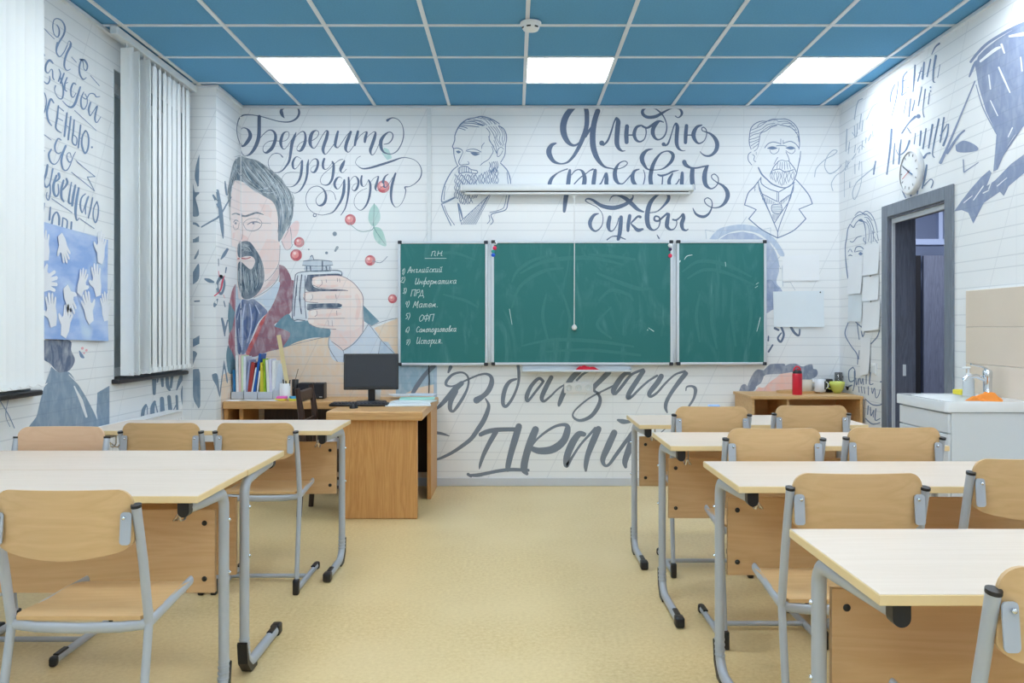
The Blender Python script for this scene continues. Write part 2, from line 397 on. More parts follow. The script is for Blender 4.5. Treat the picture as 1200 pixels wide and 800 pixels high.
# ------------------------------------------------------------------ pupils' tables
TZ = .76
def make_table(label, x0, x1, y0, y1, post, toe, flip=False, left_edge=True):
    """x0..x1, y0..y1 are the outline of the top; sitter on the near (-y) side unless flipped"""
    W, D = x1-x0, y1-y0
    r = thing('school_table', label, 'table', ((x0+x1)/2, (y0+y1)/2, 0), PI if flip else 0, 'two-seat school tables')
    MB().box(-W/2, W/2, -D/2, D/2, TZ-.0225, TZ-.001, .0015).build('tabletop', M_edge, r)
    MB().box(-W/2+.002, W/2-.002, -D/2+.002, D/2-.002, TZ-.0015, TZ).build('laminate_surface', M_top, r)
    for s in (-1, 1):
        X = s*(W/2-.022); Xi = s*(W/2-.05)
        R = .055
        pts = [(Xi, -D/2+.04, TZ-.043), (X+(Xi-X)*.5, post-.20, TZ-.043)]
        pts += [Vector((X, post-R+R*math.sin(math.radians(a)), TZ-.043-R+R*math.cos(math.radians(a)))) for a in range(0, 91, 15)]
        pts += [(X, post, .18)]
        R2 = .085
        pts += [Vector((X, post-R2+R2*math.cos(math.radians(a)), .024+R2-R2*math.sin(math.radians(a)))) for a in range(0, 91, 15)]
        pts += [(X, toe+.02, .024)]
        q = MB().tube(pts, .0172, 16, flat=1.22, up=(1, 0, 0)).build('leg', M_grey, r)
        # crease rings at the lower bend
        cr = MB()
        for k in range(4):
            zz = .135-.018*k; cr.tube([(X, post+.001-.003*k, zz+.003), (X, post+.001-.003*k, zz-.003)], .0232, 14, flat=.82, up=(0, 1, 0))
        cr.build('bend_crease', M_grey, q)
        MB().box(X-.0195, X+.0195, toe-.012, toe+.045, .002, .047, .008, seg=2).build('toe_cap', M_black, q)
        MB().box(X-.012, X+.012, toe+.035, toe+.12, .038, .048, .004).build('toe_cap_strip', M_black, q)
        hl = MB(); out = [(post-.10, .002), (post-.03, .004), (post+.018, .05), (post+.03, .125), (post+.022, .13), (post-.005, .055), (post-.05, .02), (post-.10, .012)]
        hl.prism(out, .036, Matrix(((0,0,1,X-.018),(1,0,0,0),(0,1,0,0),(0,0,0,1)))); hl.build('heel_cap', M_black, q)
        MB().prism([(.018, 0), (.018, -.028)]+[(.018*math.cos(math.radians(a)), -.028-.018*math.sin(math.radians(a))) for a in range(15, 180, 15)]+[(-.018, -.028), (-.018, 0)], .032, Matrix(((1,0,0,Xi),(0,0,-1,-D/2+.046),(0,1,0,TZ-.0235),(0,0,0,1)))).build('rail_cap', M_black, q)
        bt = MB()
        for zz in (.44, .62): bt.lathe([(0,-.004),(.006,-.004),(.007,.004),(0,.008)], (0,0,0), 8, Matrix.Translation((X+s*.017, post, zz))@Matrix.Rotation(s*PI/2, 4, 'Y'))
        bt.build('bolt', M_chrome, q)
        hk = MB(); hx = X-s*.065
        hk.tube([(hx, -.10, TZ-.024), (hx, -.10, TZ-.085), (hx, -.125, TZ-.10), (hx, -.155, TZ-.095), (hx, -.17, TZ-.07)], .0034, 6)
        hk.tube([(hx-s*.022, -.10, TZ-.024), (hx-s*.022, -.10, TZ-.085), (hx-s*.022, -.125, TZ-.10), (hx-s*.022, -.155, TZ-.095), (hx, -.17, TZ-.07)], .0034, 6)
        hk.build('bag_hook', M_chrome, r)
        MB().box(min(Xi-s*.03, X), max(Xi-s*.03, X), -.12, .12, TZ-.03, TZ-.0225).build('mounting_plate', M_grey, r)
    py = post+.0
    MB().box(-W/2+.05, W/2-.05, py-.009, py+.009, .372, .655, .001).build('modesty_panel', M_panel, r)
    sc = MB()
    for s in (-1, 1):
        for zz in (.42, .61): sc.lathe([(0,-.011),(.009,-.011),(.009,-.009),(.009,.011)], (0,0,0), 12, Matrix.Translation((s*(W/2-.085), py, zz))@Matrix.Rotation(-PI/2, 4, 'X'))
    sc.build('screw_cap', M_black, r)
    return r
XRt = 1.22
make_table('pale two-seat table nearest the camera on the right, cut by the frame', .708, .708+XRt, 1.665, 2.21, .12, -.30)
make_table('second pale two-seat table from the front in the right row', .733, .733+XRt, 2.80, 3.33, .09, -.30)
make_table('third pale two-seat table from the front in the right row', .685, .685+XRt, 3.757, 4.255, .09, -.35)
make_table('pale two-seat table furthest back in the right row, before the low cupboard', .668, .668+XRt, 4.577, 5.09, .09, -.30)
make_table('large pale table in the left foreground, nearer half of the joined pair', -2.17, -.97, 2.64, 3.128, .06, -.28)
make_table('far half of the joined pair of tables in the left foreground', -2.17, -.966, 3.132, 3.62, .22, -.22, flip=True)
make_table('pale two-seat table in the left row just before the teacher desk', -2.155, -.915, 4.315, 4.83, .12, -.26)

# ------------------------------------------------------------------ pupils' chairs
def make_chair(label, X, Y, top, rz=0, ply=None, group='plywood school chairs'):
    """X, Y: where the top of the backrest is; top: its height; the chair faces +y"""
    ply = ply or M_ply
    r = thing('school_chair', label, 'chair', (X, Y, 0), rz, group)
    S, jz, dz = .193, .462, top-.86
    for s in (-1, 1):
        a = Vector((s*S, .0, .815+dz)); j = Vector((s*(S-.002), .085, jz))
        mb = MB().tube([a, a.lerp(j, .5)+Vector((0, .006, 0)), j], .0165, 14, flat=.72, up=(0,1,0))
        po = mb.build('back_post', M_grey, r)
        MB().tube([a-Vector((0, -.0005, .004)), a+Vector((0, -.0005, .004))], .0178, 14, flat=.75, up=(0,1,0)).build('post_cap', M_black, po)
        ft = Vector((s*(S+.003), .0, .045))
        lg = MB().tube([j+Vector((0, 0, .03)), j+Vector((0, -.0, -.01)), ft], .014, 12, flat=.8, up=(0,1,0)).build('leg', M_grey, r)
        rn = MB().tube([(s*(S+.003), .005, .022), (s*(S+.003), .43, .022)], .016, 12, flat=.7, up=(0,0,1)).build('floor_runner', M_grey, r)
        MB().box(s*(S+.003)-.014, s*(S+.003)+.014, -.022, .014, .001, .075, .006, seg=2).build('rear_foot_cap', M_black, rn)
        MB().box(s*(S+.003)-.014, s*(S+.003)+.014, .415, .45, .001, .04, .01, seg=2).build('front_foot_cap', M_black, rn)
        MB().box(s*(S+.003)-.011, s*(S+.003)+.011, .34, .42, .034, .043, .003).build('runner_strip', M_black, rn)
        # seat rail
        MB().tube([j+Vector((0, -.005, -.008)), (s*(S-.026), .46, jz+.002)], .0155, 10, flat=.6, up=(0,0,1)).build('seat_rail', M_grey, r)
        # bracket with two bolts
        bx = s*(S-.022)
        b = MB().prism(rrect(-.0145, .0145, -.043, .043, .009), .004, Matrix(((1,0,0,bx),(0,0,-1,-.0125),(0,1,0,.757+dz),(0,0,0,1)))@Matrix.Rotation(math.radians(-6), 4, 'X'))
        bo = fix_normals(b.build('bracket', M_grey, r))
        k = MB()
        for zz in (.728, .786): k.lathe([(0,-.004),(.0045,-.004),(.005,0),(.005,.003)], (0,0,0), 8, Matrix.Translation((bx-s*.004, -.017+(.786-zz)*.11, zz+dz))@Matrix.Rotation(-PI/2, 4, 'X'))
        k.build('bolt', M_chrome, bo)
    MB().tube([(-S, .22, .026), (S, .22, .026)], .011, 10).build('crossbar', M_grey, r)
    MB().tube([(-S+.004, .082, jz-.008), (-.12, .078, jz-.016), (0, .076, jz-.019), (.12, .078, jz-.016), (S-.004, .082, jz-.008)], .0155, 10, flat=.5, up=(0,0,1)).build('rear_seat_bar', M_grey, r)
    MB().tube([(-S+.02, .40, jz-.008), (S-.02, .40, jz-.008)], .011, 10).build('front_seat_bar', M_grey, r)
    # curved plywood back
    NX, NZ = 30, 9
    def back(x, t):     # t 0 top .. 1 bottom
        u = x/.185
        zt = .86+dz-.0*(u*u); zb = .672+dz+.030*u*u
        c = max(0, abs(u)-.78)/.22
        cut = .045*(1-math.sqrt(max(0, 1-c*c)))
        z = (zt-cut)*(1-t)+(zb+cut*.5)*t
        return Vector((x, -.026+.028*u*u+.006*t-.002, z))
    fr = [[back(.185*math.sin(PI/2*(-1+2*i/NX)), j/NZ) for i in range(NX+1)] for j in range(NZ+1)]
    vs = [p for row in fr for p in row]; n = len(vs)
    vs2 = [p+Vector((0, .010, 0)) for p in vs]
    fs = []; W = NX+1
    for j in range(NZ):
        for i in range(NX):
            a = j*W+i; fs.append((a, a+W, a+W+1, a+1)); fs.append((n+a, n+a+1, n+a+W+1, n+a+W))
    rim = [i for i in range(W)]+[j*W+NX for j in range(1, NZ+1)]+[NZ*W+i for i in range(NX-1, -1, -1)]+[j*W for j in range(NZ-1, 0, -1)]
    for i in range(len(rim)):
        a, b = rim[i], rim[(i+1) % len(rim)]; fs.append((a, b, n+b, n+a))
    o = MB().add(vs+vs2, fs).build('backrest', ply, r); fix_normals(o); autosmooth(o, 40)
    # seat, dished, rounded corners
    N = 16; M_ = 14; out = []
    vs = []; 
    for j in range(M_+1):
        v = j/M_; y = .075+.40*v
        for i in range(N+1):
            u = -1+2*i/N
            hw = .188-.012*v
            e = 0
            if v < .12: e = .016*(1-math.sqrt(max(0, 1-((.12-v)/.12)**2)))
            if v > .88: e = .04*(1-math.sqrt(max(0, 1-((v-.88)/.12)**2)))
            x = u*(hw-e)
            z = jz+.015-.012*math.exp(-((v-.38)/.22)**2)*(1-.6*u*u)-.022*max(0, (v-.72)/.28)**2
            vs.append(Vector((x, y, z)))
    W = N+1; n = len(vs); vs2 = [p-Vector((0, 0, .011)) for p in vs]; fs = []
    for j in range(M_):
        for i in range(N):
            a = j*W+i; fs.append((a, a+1, a+W+1, a+W)); fs.append((n+a, n+a+W, n+a+W+1, n+a+1))
    rim = [i for i in range(W)]+[j*W+N for j in range(1, M_+1)]+[M_*W+i for i in range(N-1, -1, -1)]+[j*W for j in range(M_-1, 0, -1)]
    for i in range(len(rim)):
        a, b = rim[i], rim[(i+1) % len(rim)]; fs.append((b, a, n+a, n+b))
    o = MB().add(vs+vs2, fs).build('seat', ply, r); fix_normals(o); autosmooth(o, 40)
    return r
make_chair('plywood chair seen from behind in the left foreground, seat dished, nearest the camera', -1.207, 2.31, .843)
make_chair('plywood chair at the right end of the left row table before the teacher desk', -1.237, 4.12, .822)
make_chair('plywood chair at the window end of the left row table before the teacher desk', -1.69, 4.12, .822)
make_chair('pinkish plywood chair facing the camera behind the joined tables on the left', -1.93, 3.675, .853, PI, M_ply_pink)
make_chair('plywood chair cut by the lower right corner of the picture', 1.03, 1.50, .862)
make_chair('plywood chair at the aisle end of the second right table, whole backrest in view', .984, 2.46, .862)
make_chair('plywood chair at the wall end of the second right table, cut by the picture edge', 1.607, 2.66, .872)
make_chair('plywood chair at the aisle end of the third right table', 1.036, 3.42, .878)
make_chair('plywood chair at the wall end of the third right table, before the washbasin', 1.526, 3.45, .878)
make_chair('plywood chair at the aisle end of the furthest right table', 1.013, 4.40, .875)
make_chair('plywood chair at the wall end of the furthest right table, in front of the mugs', 1.54, 4.45, .875)

# ------------------------------------------------------------------ teacher's desk (L-shaped)
DZ = .722
ds = thing('teacher_desk', 'honey brown L-shaped wooden teacher desk under the portrait', 'desk', (-.9, 6.3, 0))
def dsk(name, x0, x1, y0, y1, z0, z1, m, b=.003): return MB().box(x0+.9, x1+.9, y0-6.3, y1-6.3, z0, z1, b).build(name, m, ds)
dsk('desk_top_wing', -1.245, -.605, 5.70, 6.92, DZ-.062, DZ, M_pine_x, .008)
dsk('desk_top_rear', -2.19, -1.247, 6.47, 6.93, DZ-.058, DZ, M_pine_x, .006)
dsk('front_panel', -1.145, -.643, 5.74, 5.775, .002, DZ-.063, M_pine)
dsk('side_panel', -.645, -.615, 6.40, 6.90, .002, DZ-.063, M_pine)
dsk('left_end_panel', -2.19, -2.16, 6.50, 6.92, .002, DZ-.059, M_pine)
dsk('inner_panel', -2.08, -2.05, 6.52, 6.92, .002, DZ-.059, M_pine)
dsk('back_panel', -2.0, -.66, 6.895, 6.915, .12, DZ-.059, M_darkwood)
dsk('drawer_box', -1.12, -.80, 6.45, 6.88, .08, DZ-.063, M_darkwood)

# dark wooden chair with a white plastic bag on its seat, behind the left row table
ch = thing('wooden_chair', 'old dark brown wooden chair drawn up to the teacher desk', 'chair', (-1.42, 5.98, 0))
for s in (-1, 1):
    MB().tube([(-.03, s*.17, .0), (.0, s*.18, .42), (-.01, s*.19, .7), (-.035, s*.195, .868)], .02, 10, rs=[.018,.021,.022,.017]).build('back_post', M_darkwood, ch)
    MB().tube([(.36, s*.17, .0), (.35, s*.165, .43)], .019, 10, rs=[.015,.02]).build('front_leg', M_darkwood, ch)
    MB().tube([(.0, s*.175, .2), (.355, s*.168, .2)], .011, 8).build('side_stretcher', M_darkwood, ch)
MB().box(-.02, .39, -.20, .20, .42, .45, .012, seg=3).build('seat', M_darkwood, ch)
MB().box(-.04, -.02, -.18, .18, .77, .85, .008).build('top_slat', M_darkwood, ch)
MB().box(-.02, -.005, -.18, .18, .60, .65, .006).build('lower_slat', M_darkwood, ch)
# ------------------------------------------------------------------ chalkboard (three leaves), sizes from the back wall
BY = YB-.045
bl = on_back(466.5, 427.5, .045); tr = on_back(898, 282, .045)
M_chalk = NT('green_chalkboard'); k = M_chalk
k.b.inputs['Roughness'].default_value = .5; k.b.inputs['Specular IOR Level'].default_value = .35
tc = k.n('ShaderNodeTexCoord'); mp = k.n('ShaderNodeMapping'); k.l(tc.outputs['Object'], mp.inputs['Vector']); mp.inputs['Scale'].default_value = (1.6, 1, .55)
n1 = k.n('ShaderNodeTexNoise', i_Scale=2.6, i_Detail=4.0, i_Distortion=3.2); k.l(mp.outputs[0], n1.inputs['Vector'])
mp2 = k.n('ShaderNodeMapping'); k.l(tc.outputs['Object'], mp2.inputs['Vector']); mp2.inputs['Scale'].default_value = (9, 1, .9)
n2 = k.n('ShaderNodeTexNoise', i_Scale=3.0, i_Detail=6.0, i_Distortion=1.2); k.l(mp2.outputs[0], n2.inputs['Vector'])
s1 = k.math('MULTIPLY', k.math('SUBTRACT', n1.outputs['Fac'], .5), 2.2, True)
s2 = k.math('MULTIPLY', k.math('SUBTRACT', n2.outputs['Fac'], .52), 2.6, True)
f = k.math('ADD', k.math('MULTIPLY', s1, s2), k.math('MULTIPLY', s1, .28), True)
k.l(k.mix(f, lin((40,114,113)), lin((120,172,172))), k.b.inputs['Base Color']); M_chalk = k.m
M_bf = plain('board_frame_silver', (208,216,224), .35, .3)
M_bk = plain('board_corner_black', (38,42,54), .45)
brd = thing('chalkboard', 'long green three-leaf chalkboard in an aluminium frame on the ruled wall', 'chalkboard', (0, YB, 0))
def leaf(x0, x1, z0, z1, y, corners):
    s = MB().box(x0, x1, y, y+.02, z0, z1).build('leaf', M_chalk, brd)
    f = MB(); t = .020
    f.box(x0-.001, x1+.001, y-.008, y+.024, z1-t, z1, .003); f.box(x0-.001, x1+.001, y-.008, y+.024, z0, z0+t, .003)
    f.box(x0-.001, x0+t, y-.008, y+.024, z0+t, z1-t, .003); f.box(x1-t, x1+.001, y-.008, y+.024, z0+t, z1-t, .003)
    f.build('frame', M_bf, s)
    for cx, cz in corners:
        X = x0 if cx < 0 else x1; Z = z0 if cz < 0 else z1
        MB().box(X-(.002 if cx < 0 else .03), X+(.03 if cx < 0 else .002), y-.012, y+.024, Z-(.004 if cz < 0 else .022), Z+(.022 if cz < 0 else .004), .004).build('corner_cap', M_bk, s)
    return s
px2x = lambda px: (px-CX)*(YB-.045)/F
leaf(px2x(466.5), px2x(571.5), bl.z-.003, tr.z-.004, -.045, [(-1,-1),(-1,1),(1,-1),(1,1)])
leaf(px2x(576), px2x(788.5), bl.z, tr.z, -.045, [(-1,-1),(-1,1),(1,-1),(1,1)])
leaf(px2x(793), px2x(898), bl.z+.002, tr.z+.001, -.045, [(-1,-1),(-1,1),(1,-1),(1,1)])
for px in (573.7, 790.7):
    x = px2x(px)
    h = MB().box(x-.014, x+.014, -.040, -.02, bl.z+.02, tr.z-.03, .002).build('hinge_strip', M_bf, brd)
    MB().tube([(x, -.05, tr.z-.02), (x, -.05, tr.z-.125)], .004, 8).build('hinge_pin', M_alu, h)
    MB().tube([(x, -.05, bl.z+.02), (x, -.05, bl.z+.12)], .004, 8).build('hinge_pin', M_alu, h)
# chalk tray
x0, x1 = on_back(612, 0, .08).x, on_back(740, 0, .08).x; zt = on_back(0, 430, .08).z
mb = MB(); mb.box(x0, x1, -.11, -.02, zt-.035, zt-.028, .002); mb.box(x0, x1, -.112, -.104, zt-.037, zt-.020, .002); mb.box(x0, x1, -.03, -.022, zt-.03, zt+.012, .001)
mb.box(x0, x0+.004, -.11, -.022, zt-.035, zt-.012); mb.box(x1-.004, x1, -.11, -.022, zt-.035, zt-.012)
o = mb.build('chalk_tray', M_bf, brd)
# crumpled red cloth on the tray
rg = thing('red_cloth', 'crumpled red cloth lying on the chalk tray under the board', 'cloth', (on_back(688, 0, .09).x, YB-.07, zt-.026))
M_red = plain('red_cloth_fabric', (196,22,48), .8, bump=.4, scale=60)
def crumple(name, mat, parent, rx, ry, h, seed, nu=40, nv=20, jag=.25):
    rnd = random.Random(seed); ph = [(rnd.uniform(3, 9), rnd.uniform(3, 9), rnd.uniform(0, 6)) for _ in range(7)]
    vs = []; fs = []
    for j in range(nv+1):
        t = j/nv
        for i in range(nu):
            a = 2*PI*i/nu; e = 1+jag*math.sin(3*a+seed)+jag*.6*math.sin(7*a+2*seed)
            rr = t*e; x = rx*rr*math.cos(a); y = ry*rr*math.sin(a)
            z = 0
            for p, q, s in ph: z += math.sin(p*x/rx*1.3+q*y/ry+s)
            z = h*(1-t**3)*(.55+.13*z); vs.append((x, y, max(z, .0015)))
    for j in range(nv):
        for i in range(nu): a = j*nu+i; b = j*nu+(i+1) % nu; fs.append((a, b, b+nu, a+nu))
    n = len(vs); vs += [(x, y, max(0.0003, z-.0015)) for x, y, z in vs]; fs += [tuple(q+n for q in f[::-1]) for f in fs]
    return MB().add(vs, fs, True).build(name, mat, parent)
crumple('folded_fabric', M_red, rg, .095, .03, .045, 3)
# round magnets on the board frame
def magnet(px, py, rgb, label, r=.0165, ring=False):
    p = on_back(px, py, .06)
    t = thing('round_magnet', label, 'magnet', (p.x, YB-.045, p.z), 0, 'round board magnets')
    M = Matrix.Rotation(PI/2, 4, 'X')
    MB().lathe([(0,.0),(r,.0),(r,.006),(r*.85,.010),(0,.011)], (0,0,0), 16, M).build('disc', plain('magnet_%d_%d_%d' % rgb, rgb, .35), t)
    if ring: MB().lathe([(0,.0112),(r*.35,.0112),(r*.35,.0125),(0,.0125)], (0,0,0), 12, M).build('centre_dot', M_bk, t)
magnet(580.3, 284.5, (238,242,246), 'white magnet with a dark centre at the upper left of the middle board', ring=True)
magnet(579.6, 290.3, (226,44,92), 'pink-red magnet just under the white ring magnet at the left hinge')
magnet(577.8, 294.4, (24,150,140), 'green magnet between the pink and the blue ones at the left hinge', .015)
magnet(578.0, 298.6, (24,86,205), 'blue magnet lowest of the four at the left hinge')
magnet(785.6, 287.2, (240,244,248), 'plain white magnet at the upper right of the middle board')
magnet(785.8, 291.8, (50,34,78), 'dark purple magnet under the white one at the right hinge', .014)
magnet(785.8, 299.4, (226,40,84), 'red magnet lowest of the three at the right hinge')

# ------------------------------------------------------------------ rolled projection screen above the board, with its pull cord
a = on_back(541, 216, .09); b = on_back(812, 223.6, .09)
sc_ = thing('projection_screen', 'rolled-up white projection screen housing mounted across the lettering', 'projection screen', ((a.x+b.x)/2, YB, (a.z+b.z)/2))
L = b.x-a.x; h = a.z-b.z
MB().box(-L/2, L/2, -.095, -.02, -h/2, h/2, .012, seg=3).build('housing', M_frame, sc_)
MB().box(-L/2-.012, -L/2+.002, -.10, -.012, -h/2-.004, h/2+.004, .008).build('end_cap', M_white, sc_); MB().box(L/2-.002, L/2+.012, -.10, -.012, -h/2-.004, h/2+.004, .008).build('end_cap', M_white, sc_)
MB().box(-L/2+.03, L/2-.03, -.07, -.045, -h/2-.008, -h/2+.002).build('slot', M_black, sc_)
bar = MB().box(-L/2+.02, L/2-.02, -.078, -.04, -h/2-.026, -h/2-.008, .006, seg=2).build('bottom_bar', M_frame, sc_)
xm = on_back(673, 0, .06).x-(a.x+b.x)/2
MB().prism([(-.03,0),(.03,0),(.012,-.02),(-.012,-.02)], .006, Matrix(((1,0,0,xm),(0,0,-1,-.055),(0,1,0,-h/2-.024),(0,0,0,1)))).build('pull_tab', M_white, bar)
z0 = on_back(673, 383, .06).z-(a.z+b.z)/2
MB().tube([(xm, -.06, -h/2-.04), (xm+.001, -.062, -.5), (xm-.001, -.062, z0+.02)], .0035, 6).build('pull_cord', M_white, sc_)
kn = MB().lathe([(0,.022),(.006,.02),(.018,.008),(.022,-.004),(.018,-.018),(.008,-.026),(0,-.028)], (xm, -.062, z0), 16).build('cord_knob', M_white, sc_)
MB().lathe([(.0045,.003),(.0045,-.003)], (xm, -.062, on_back(0,339,.06).z-(a.z+b.z)/2), 8).build('cord_bead', M_white, sc_)
MB().lathe([(.0045,.003),(.0045,-.003)], (xm, -.062, on_back(0,362,.06).z-(a.z+b.z)/2), 8).build('cord_bead', M_white, sc_)

# cable duct, sockets, switch
xd = on_back(503, 0).x
tag(MB().box(xd-.017, xd+.017, YB-.014, YB, on_back(0, 283).z, ZC-.022, .003).build('cable_duct', M_frame), 'narrow white vertical cable duct above the left board leaf', 'cable duct')
p0, p1 = on_back(661, 448, .01), on_back(695, 460.5, .01)
so = thing('socket_strip', 'white triple wall socket below the chalk tray', 'socket', ((p0.x+p1.x)/2, YB, (p0.z+p1.z)/2))
w_, h_ = p1.x-p0.x, p0.z-p1.z
MB().box(-w_/2, w_/2, -.012, 0, -h_/2, h_/2, .004).build('faceplate', M_white, so)
for i in (-1, 0, 1):
    q = MB().lathe([(.027,-.001),(.028,.003),(.024,.003),(.022,.0003),(0,.0003)], (0,0,0), 18, Matrix.Translation((i*w_/3, -.0125, 0))@Matrix.Rotation(PI/2,4,'X')).build('socket', M_frame, so)
    for s in (-1, 1): MB().lathe([(0,0.0002),(.0024,0.0002),(.0024,-.001)], (0,0,0), 8, Matrix.Translation((i*w_/3+s*.009, -.0128, 0))@Matrix.Rotation(PI/2,4,'X')).build('pin_hole', M_grey, q)
s0, s1 = on_x(1022, 427, XR), on_x(1028, 438, XR)
sw = thing('light_switch', 'white wall switch between the taped papers and the door frame', 'switch', (XR, (s0.y+s1.y)/2, (s0.z+s1.z)/2))
MB().box(-.01, 0, -.042, .042, -.042, .042, .003).build('faceplate', M_white, sw); MB().box(-.015, -.009, -.03, .03, -.03, .03, .003).build('rocker', M_frame, sw)

# ------------------------------------------------------------------ papers on the walls
M_paper = plain('white_paper', (236,240,245), .8, spec=.2, noise=.03, scale=5)
M_paper2 = plain('pale_blue_paper', (224,234,242), .8, spec=.2, noise=.05, scale=4)
def sheet(quad, wall, label, mat, off=.006, curl=.006, group='papers pinned to the walls'):
    """quad: four pixels (top-left, top-right, bottom-right, bottom-left)"""
    P = [(on_back(*q, off) if wall == 'back' else on_x(*q, XR-off)) for q in quad]
    n = Vector((0,-1,0)) if wall == 'back' else Vector((-1,0,0)); N = 10
    c = sum(P, Vector())/4; vs = []
    for j in range(N+1):
        for i in range(N+1):
            u, v = i/N, j/N
            p = P[0].lerp(P[1], u).lerp(P[3].lerp(P[2], u), v)
            vs.append(p-c+n*(curl*(v**3)*(.6+.4*u)+.0015*math.sin(6*u+3*v)*v))
    W = N+1; m = len(vs); vs += [p-n*.0006 for p in vs]; fs = []
    for j in range(N):
        for i in range(N):
            a = j*W+i; fs.append((a, a+W, a+W+1, a+1)); fs.append((m+a, m+a+1, m+a+W+1, m+a+W))
    o = MB().add(vs, fs, True).build('paper_sheet', mat); o.location = c
    tag(o, label, 'paper', group); return o, P, c, n
def pin(o, p, c, n):
    q = MB().lathe([(0,.004),(.005,.003),(.006,0),(.003,-.002)], (0,0,0), 10, Matrix.Translation(p-c+n*.003)@(Matrix.Rotation(PI/2,4,'X') if n.y else Matrix.Rotation(-PI/2,4,'Y'))).build('pin', M_black, o)
o, P, c, n = sheet([(905.8,341.5),(965.5,340.6),(965.5,383),(906.8,383)], 'back', 'large pale blue-white sheet pinned beside the right end of the board', M_paper2, .006, .010); pin(o, P[1]+Vector((-.03,0,-.012)), c, n)
sheet([(917,300.5),(960,297.5),(960,328.5),(917,329)], 'back', 'smaller faint white sheet pinned above the large pale one', M_paper, .004, .004)
sheet([(994.5,302),(1011,300),(1010,343.5),(993.8,344.5)], 'right', 'paper over the drawn face, topmost of the left column by the door', M_paper, .006, .012)
o, P, c, n = sheet([(1012.5,288),(1030.5,285),(1030,320),(1011,323.5)], 'right', 'topmost paper of the right column beside the door frame', M_paper, .006, .008)
o, P, c, n = sheet([(1011.5,325),(1030,321.5),(1030,351),(1011,353.5)], 'right', 'second paper from the top in the right column beside the door frame', M_paper, .006, .010); pin(o, P[0].lerp(P[1], .5), c, n)
sheet([(994,346),(1010.5,345),(1010,377),(993.8,376)], 'right', 'paper lower in the left column, over the drawn chin', M_paper2, .006, .006)
o, P, c, n = sheet([(1011.5,354.5),(1031.3,351.5),(1031,386),(1010.5,388)], 'right', 'creased paper third from the top in the right column beside the door frame', M_paper, .010, .010); pin(o, P[0].lerp(P[1], .5), c, n)
sheet([(1009,396),(1020,396),(1019.5,438),(1008.5,440)], 'right', 'long narrow paper hanging lowest of the sheets, left of the wall switch', M_paper, .006, .012)
# small white note at the edge of the left window blind, on the column
P = [on_y(222,358,YCOL), on_y(227,376,YCOL)]
tag(MB().box(P[0].x, P[1].x, YCOL-.004, YCOL-.0005, P[1].z, P[0].z).build('paper_note', M_paper), 'tiny white note on the column next to the blind', 'paper')

# ------------------------------------------------------------------ blue hand-print poster on the window wall
M_post = NT('blue_watercolour_paper'); k = M_post
k.b.inputs['Roughness'].default_value = .8
tc = k.n('ShaderNodeTexCoord'); mp = k.n('ShaderNodeMapping'); k.l(tc.outputs['Object'], mp.inputs['Vector']); mp.inputs['Scale'].default_value = (1, 1.3, 4)
n1 = k.n('ShaderNodeTexNoise', i_Scale=3.0, i_Detail=5.0); k.l(mp.outputs[0], n1.inputs['Vector'])
n2 = k.n('ShaderNodeTexNoise', i_Scale=5.0, i_Detail=1.0); k.l(tc.outputs['Object'], n2.inputs['Vector'])
c1 = k.mix(k.math('MULTIPLY', k.math('SUBTRACT', n1.outputs['Fac'], .38), 3.5, True), lin((146,178,232)), lin((188,208,242)))
c2 = k.mix(k.math('MULTIPLY', k.math('SUBTRACT', n2.outputs['Fac'], .62), 6.0, True), c1, lin((196,216,240)))
k.l(c2, k.b.inputs['Base Color']); M_post = k.m
PX = XL+.008
q = [on_x(48,259,PX), on_x(126.5,281,PX), on_x(125,399.5,PX), on_x(48,397,PX)]
y0, y1 = q[0].y-.02, (q[1].y+q[2].y)/2; z1, z0 = (q[0].z+q[1].z)/2, (q[2].z+q[3].z)/2
pc = Vector((PX, (y0+y1)/2, (z0+z1)/2))
po = thing('hand_poster', 'blue watercolour poster with white paper hands on the wall between the windows', 'poster', pc)
N = 12; vs = []
for j in range(N+1):
    for i in range(N+1):
        u, v = i/N, j/N; p = q[0].lerp(q[1], u).lerp(q[3].lerp(q[2], u), v)
        vs.append(p-pc+Vector((.004*math.sin(9*u)*v+.010*v**4*u, 0, 0)))
W = N+1; m = len(vs); vs += [p-Vector((.001,0,0)) for p in vs]; fs = []
for j in range(N):
    for i in range(N): a = j*W+i; fs += [(a, a+W, a+W+1, a+1), (m+a, m+a+1, m+a+W+1, m+a+W)]
MB().add(vs, fs, True).build('sheet', M_post, po)
HAND = [(-.30,-.9),(.28,-.9),(.42,-.35),(.80,-.10),(.95,.12),(.86,.22),(.52,.08),(.40,.22),(.52,.78),(.44,.90),(.34,.84),(.20,.32),(.20,.95),(.10,1.08),(-.01,.96),(-.04,.34),(-.16,.90),(-.27,.98),(-.35,.88),(-.26,.28),(-.46,.68),(-.56,.72),(-.62,.60),(-.46,.12),(-.48,-.4)]
M_hand = plain('white_cut_paper', (232,236,244), .8, noise=.02)
hz = [(51,288,-8,.085,1),(73,290,150,.085,-1),(117,291,8,.10,1),(54,330,80,.10,1),(95,331,25,.085,-1),(112,329,-12,.10,1),(59,364,-12,.095,1),(80,351,150,.09,1),(102,361,-25,.10,-1),(76,377,20,.095,1),(122,360,-10,.09,-1)]
for hx, hy, a, s, fl_ in hz:
    p = on_x(hx, hy, PX)-pc
    if p.y-.07 < y0-pc.y-.03: pass
    M = Matrix.Translation(p+Vector((.006,0,0)))@Matrix(((0,0,1,0),(-1*fl_*s,0,0,0),(0,s,0,0),(0,0,0,1)))@Matrix.Rotation(math.radians(a*fl_),4,'Z')
    o = MB().prism(HAND, .0012, M).build('paper_hand', M_hand, po)
    fix_normals(o)

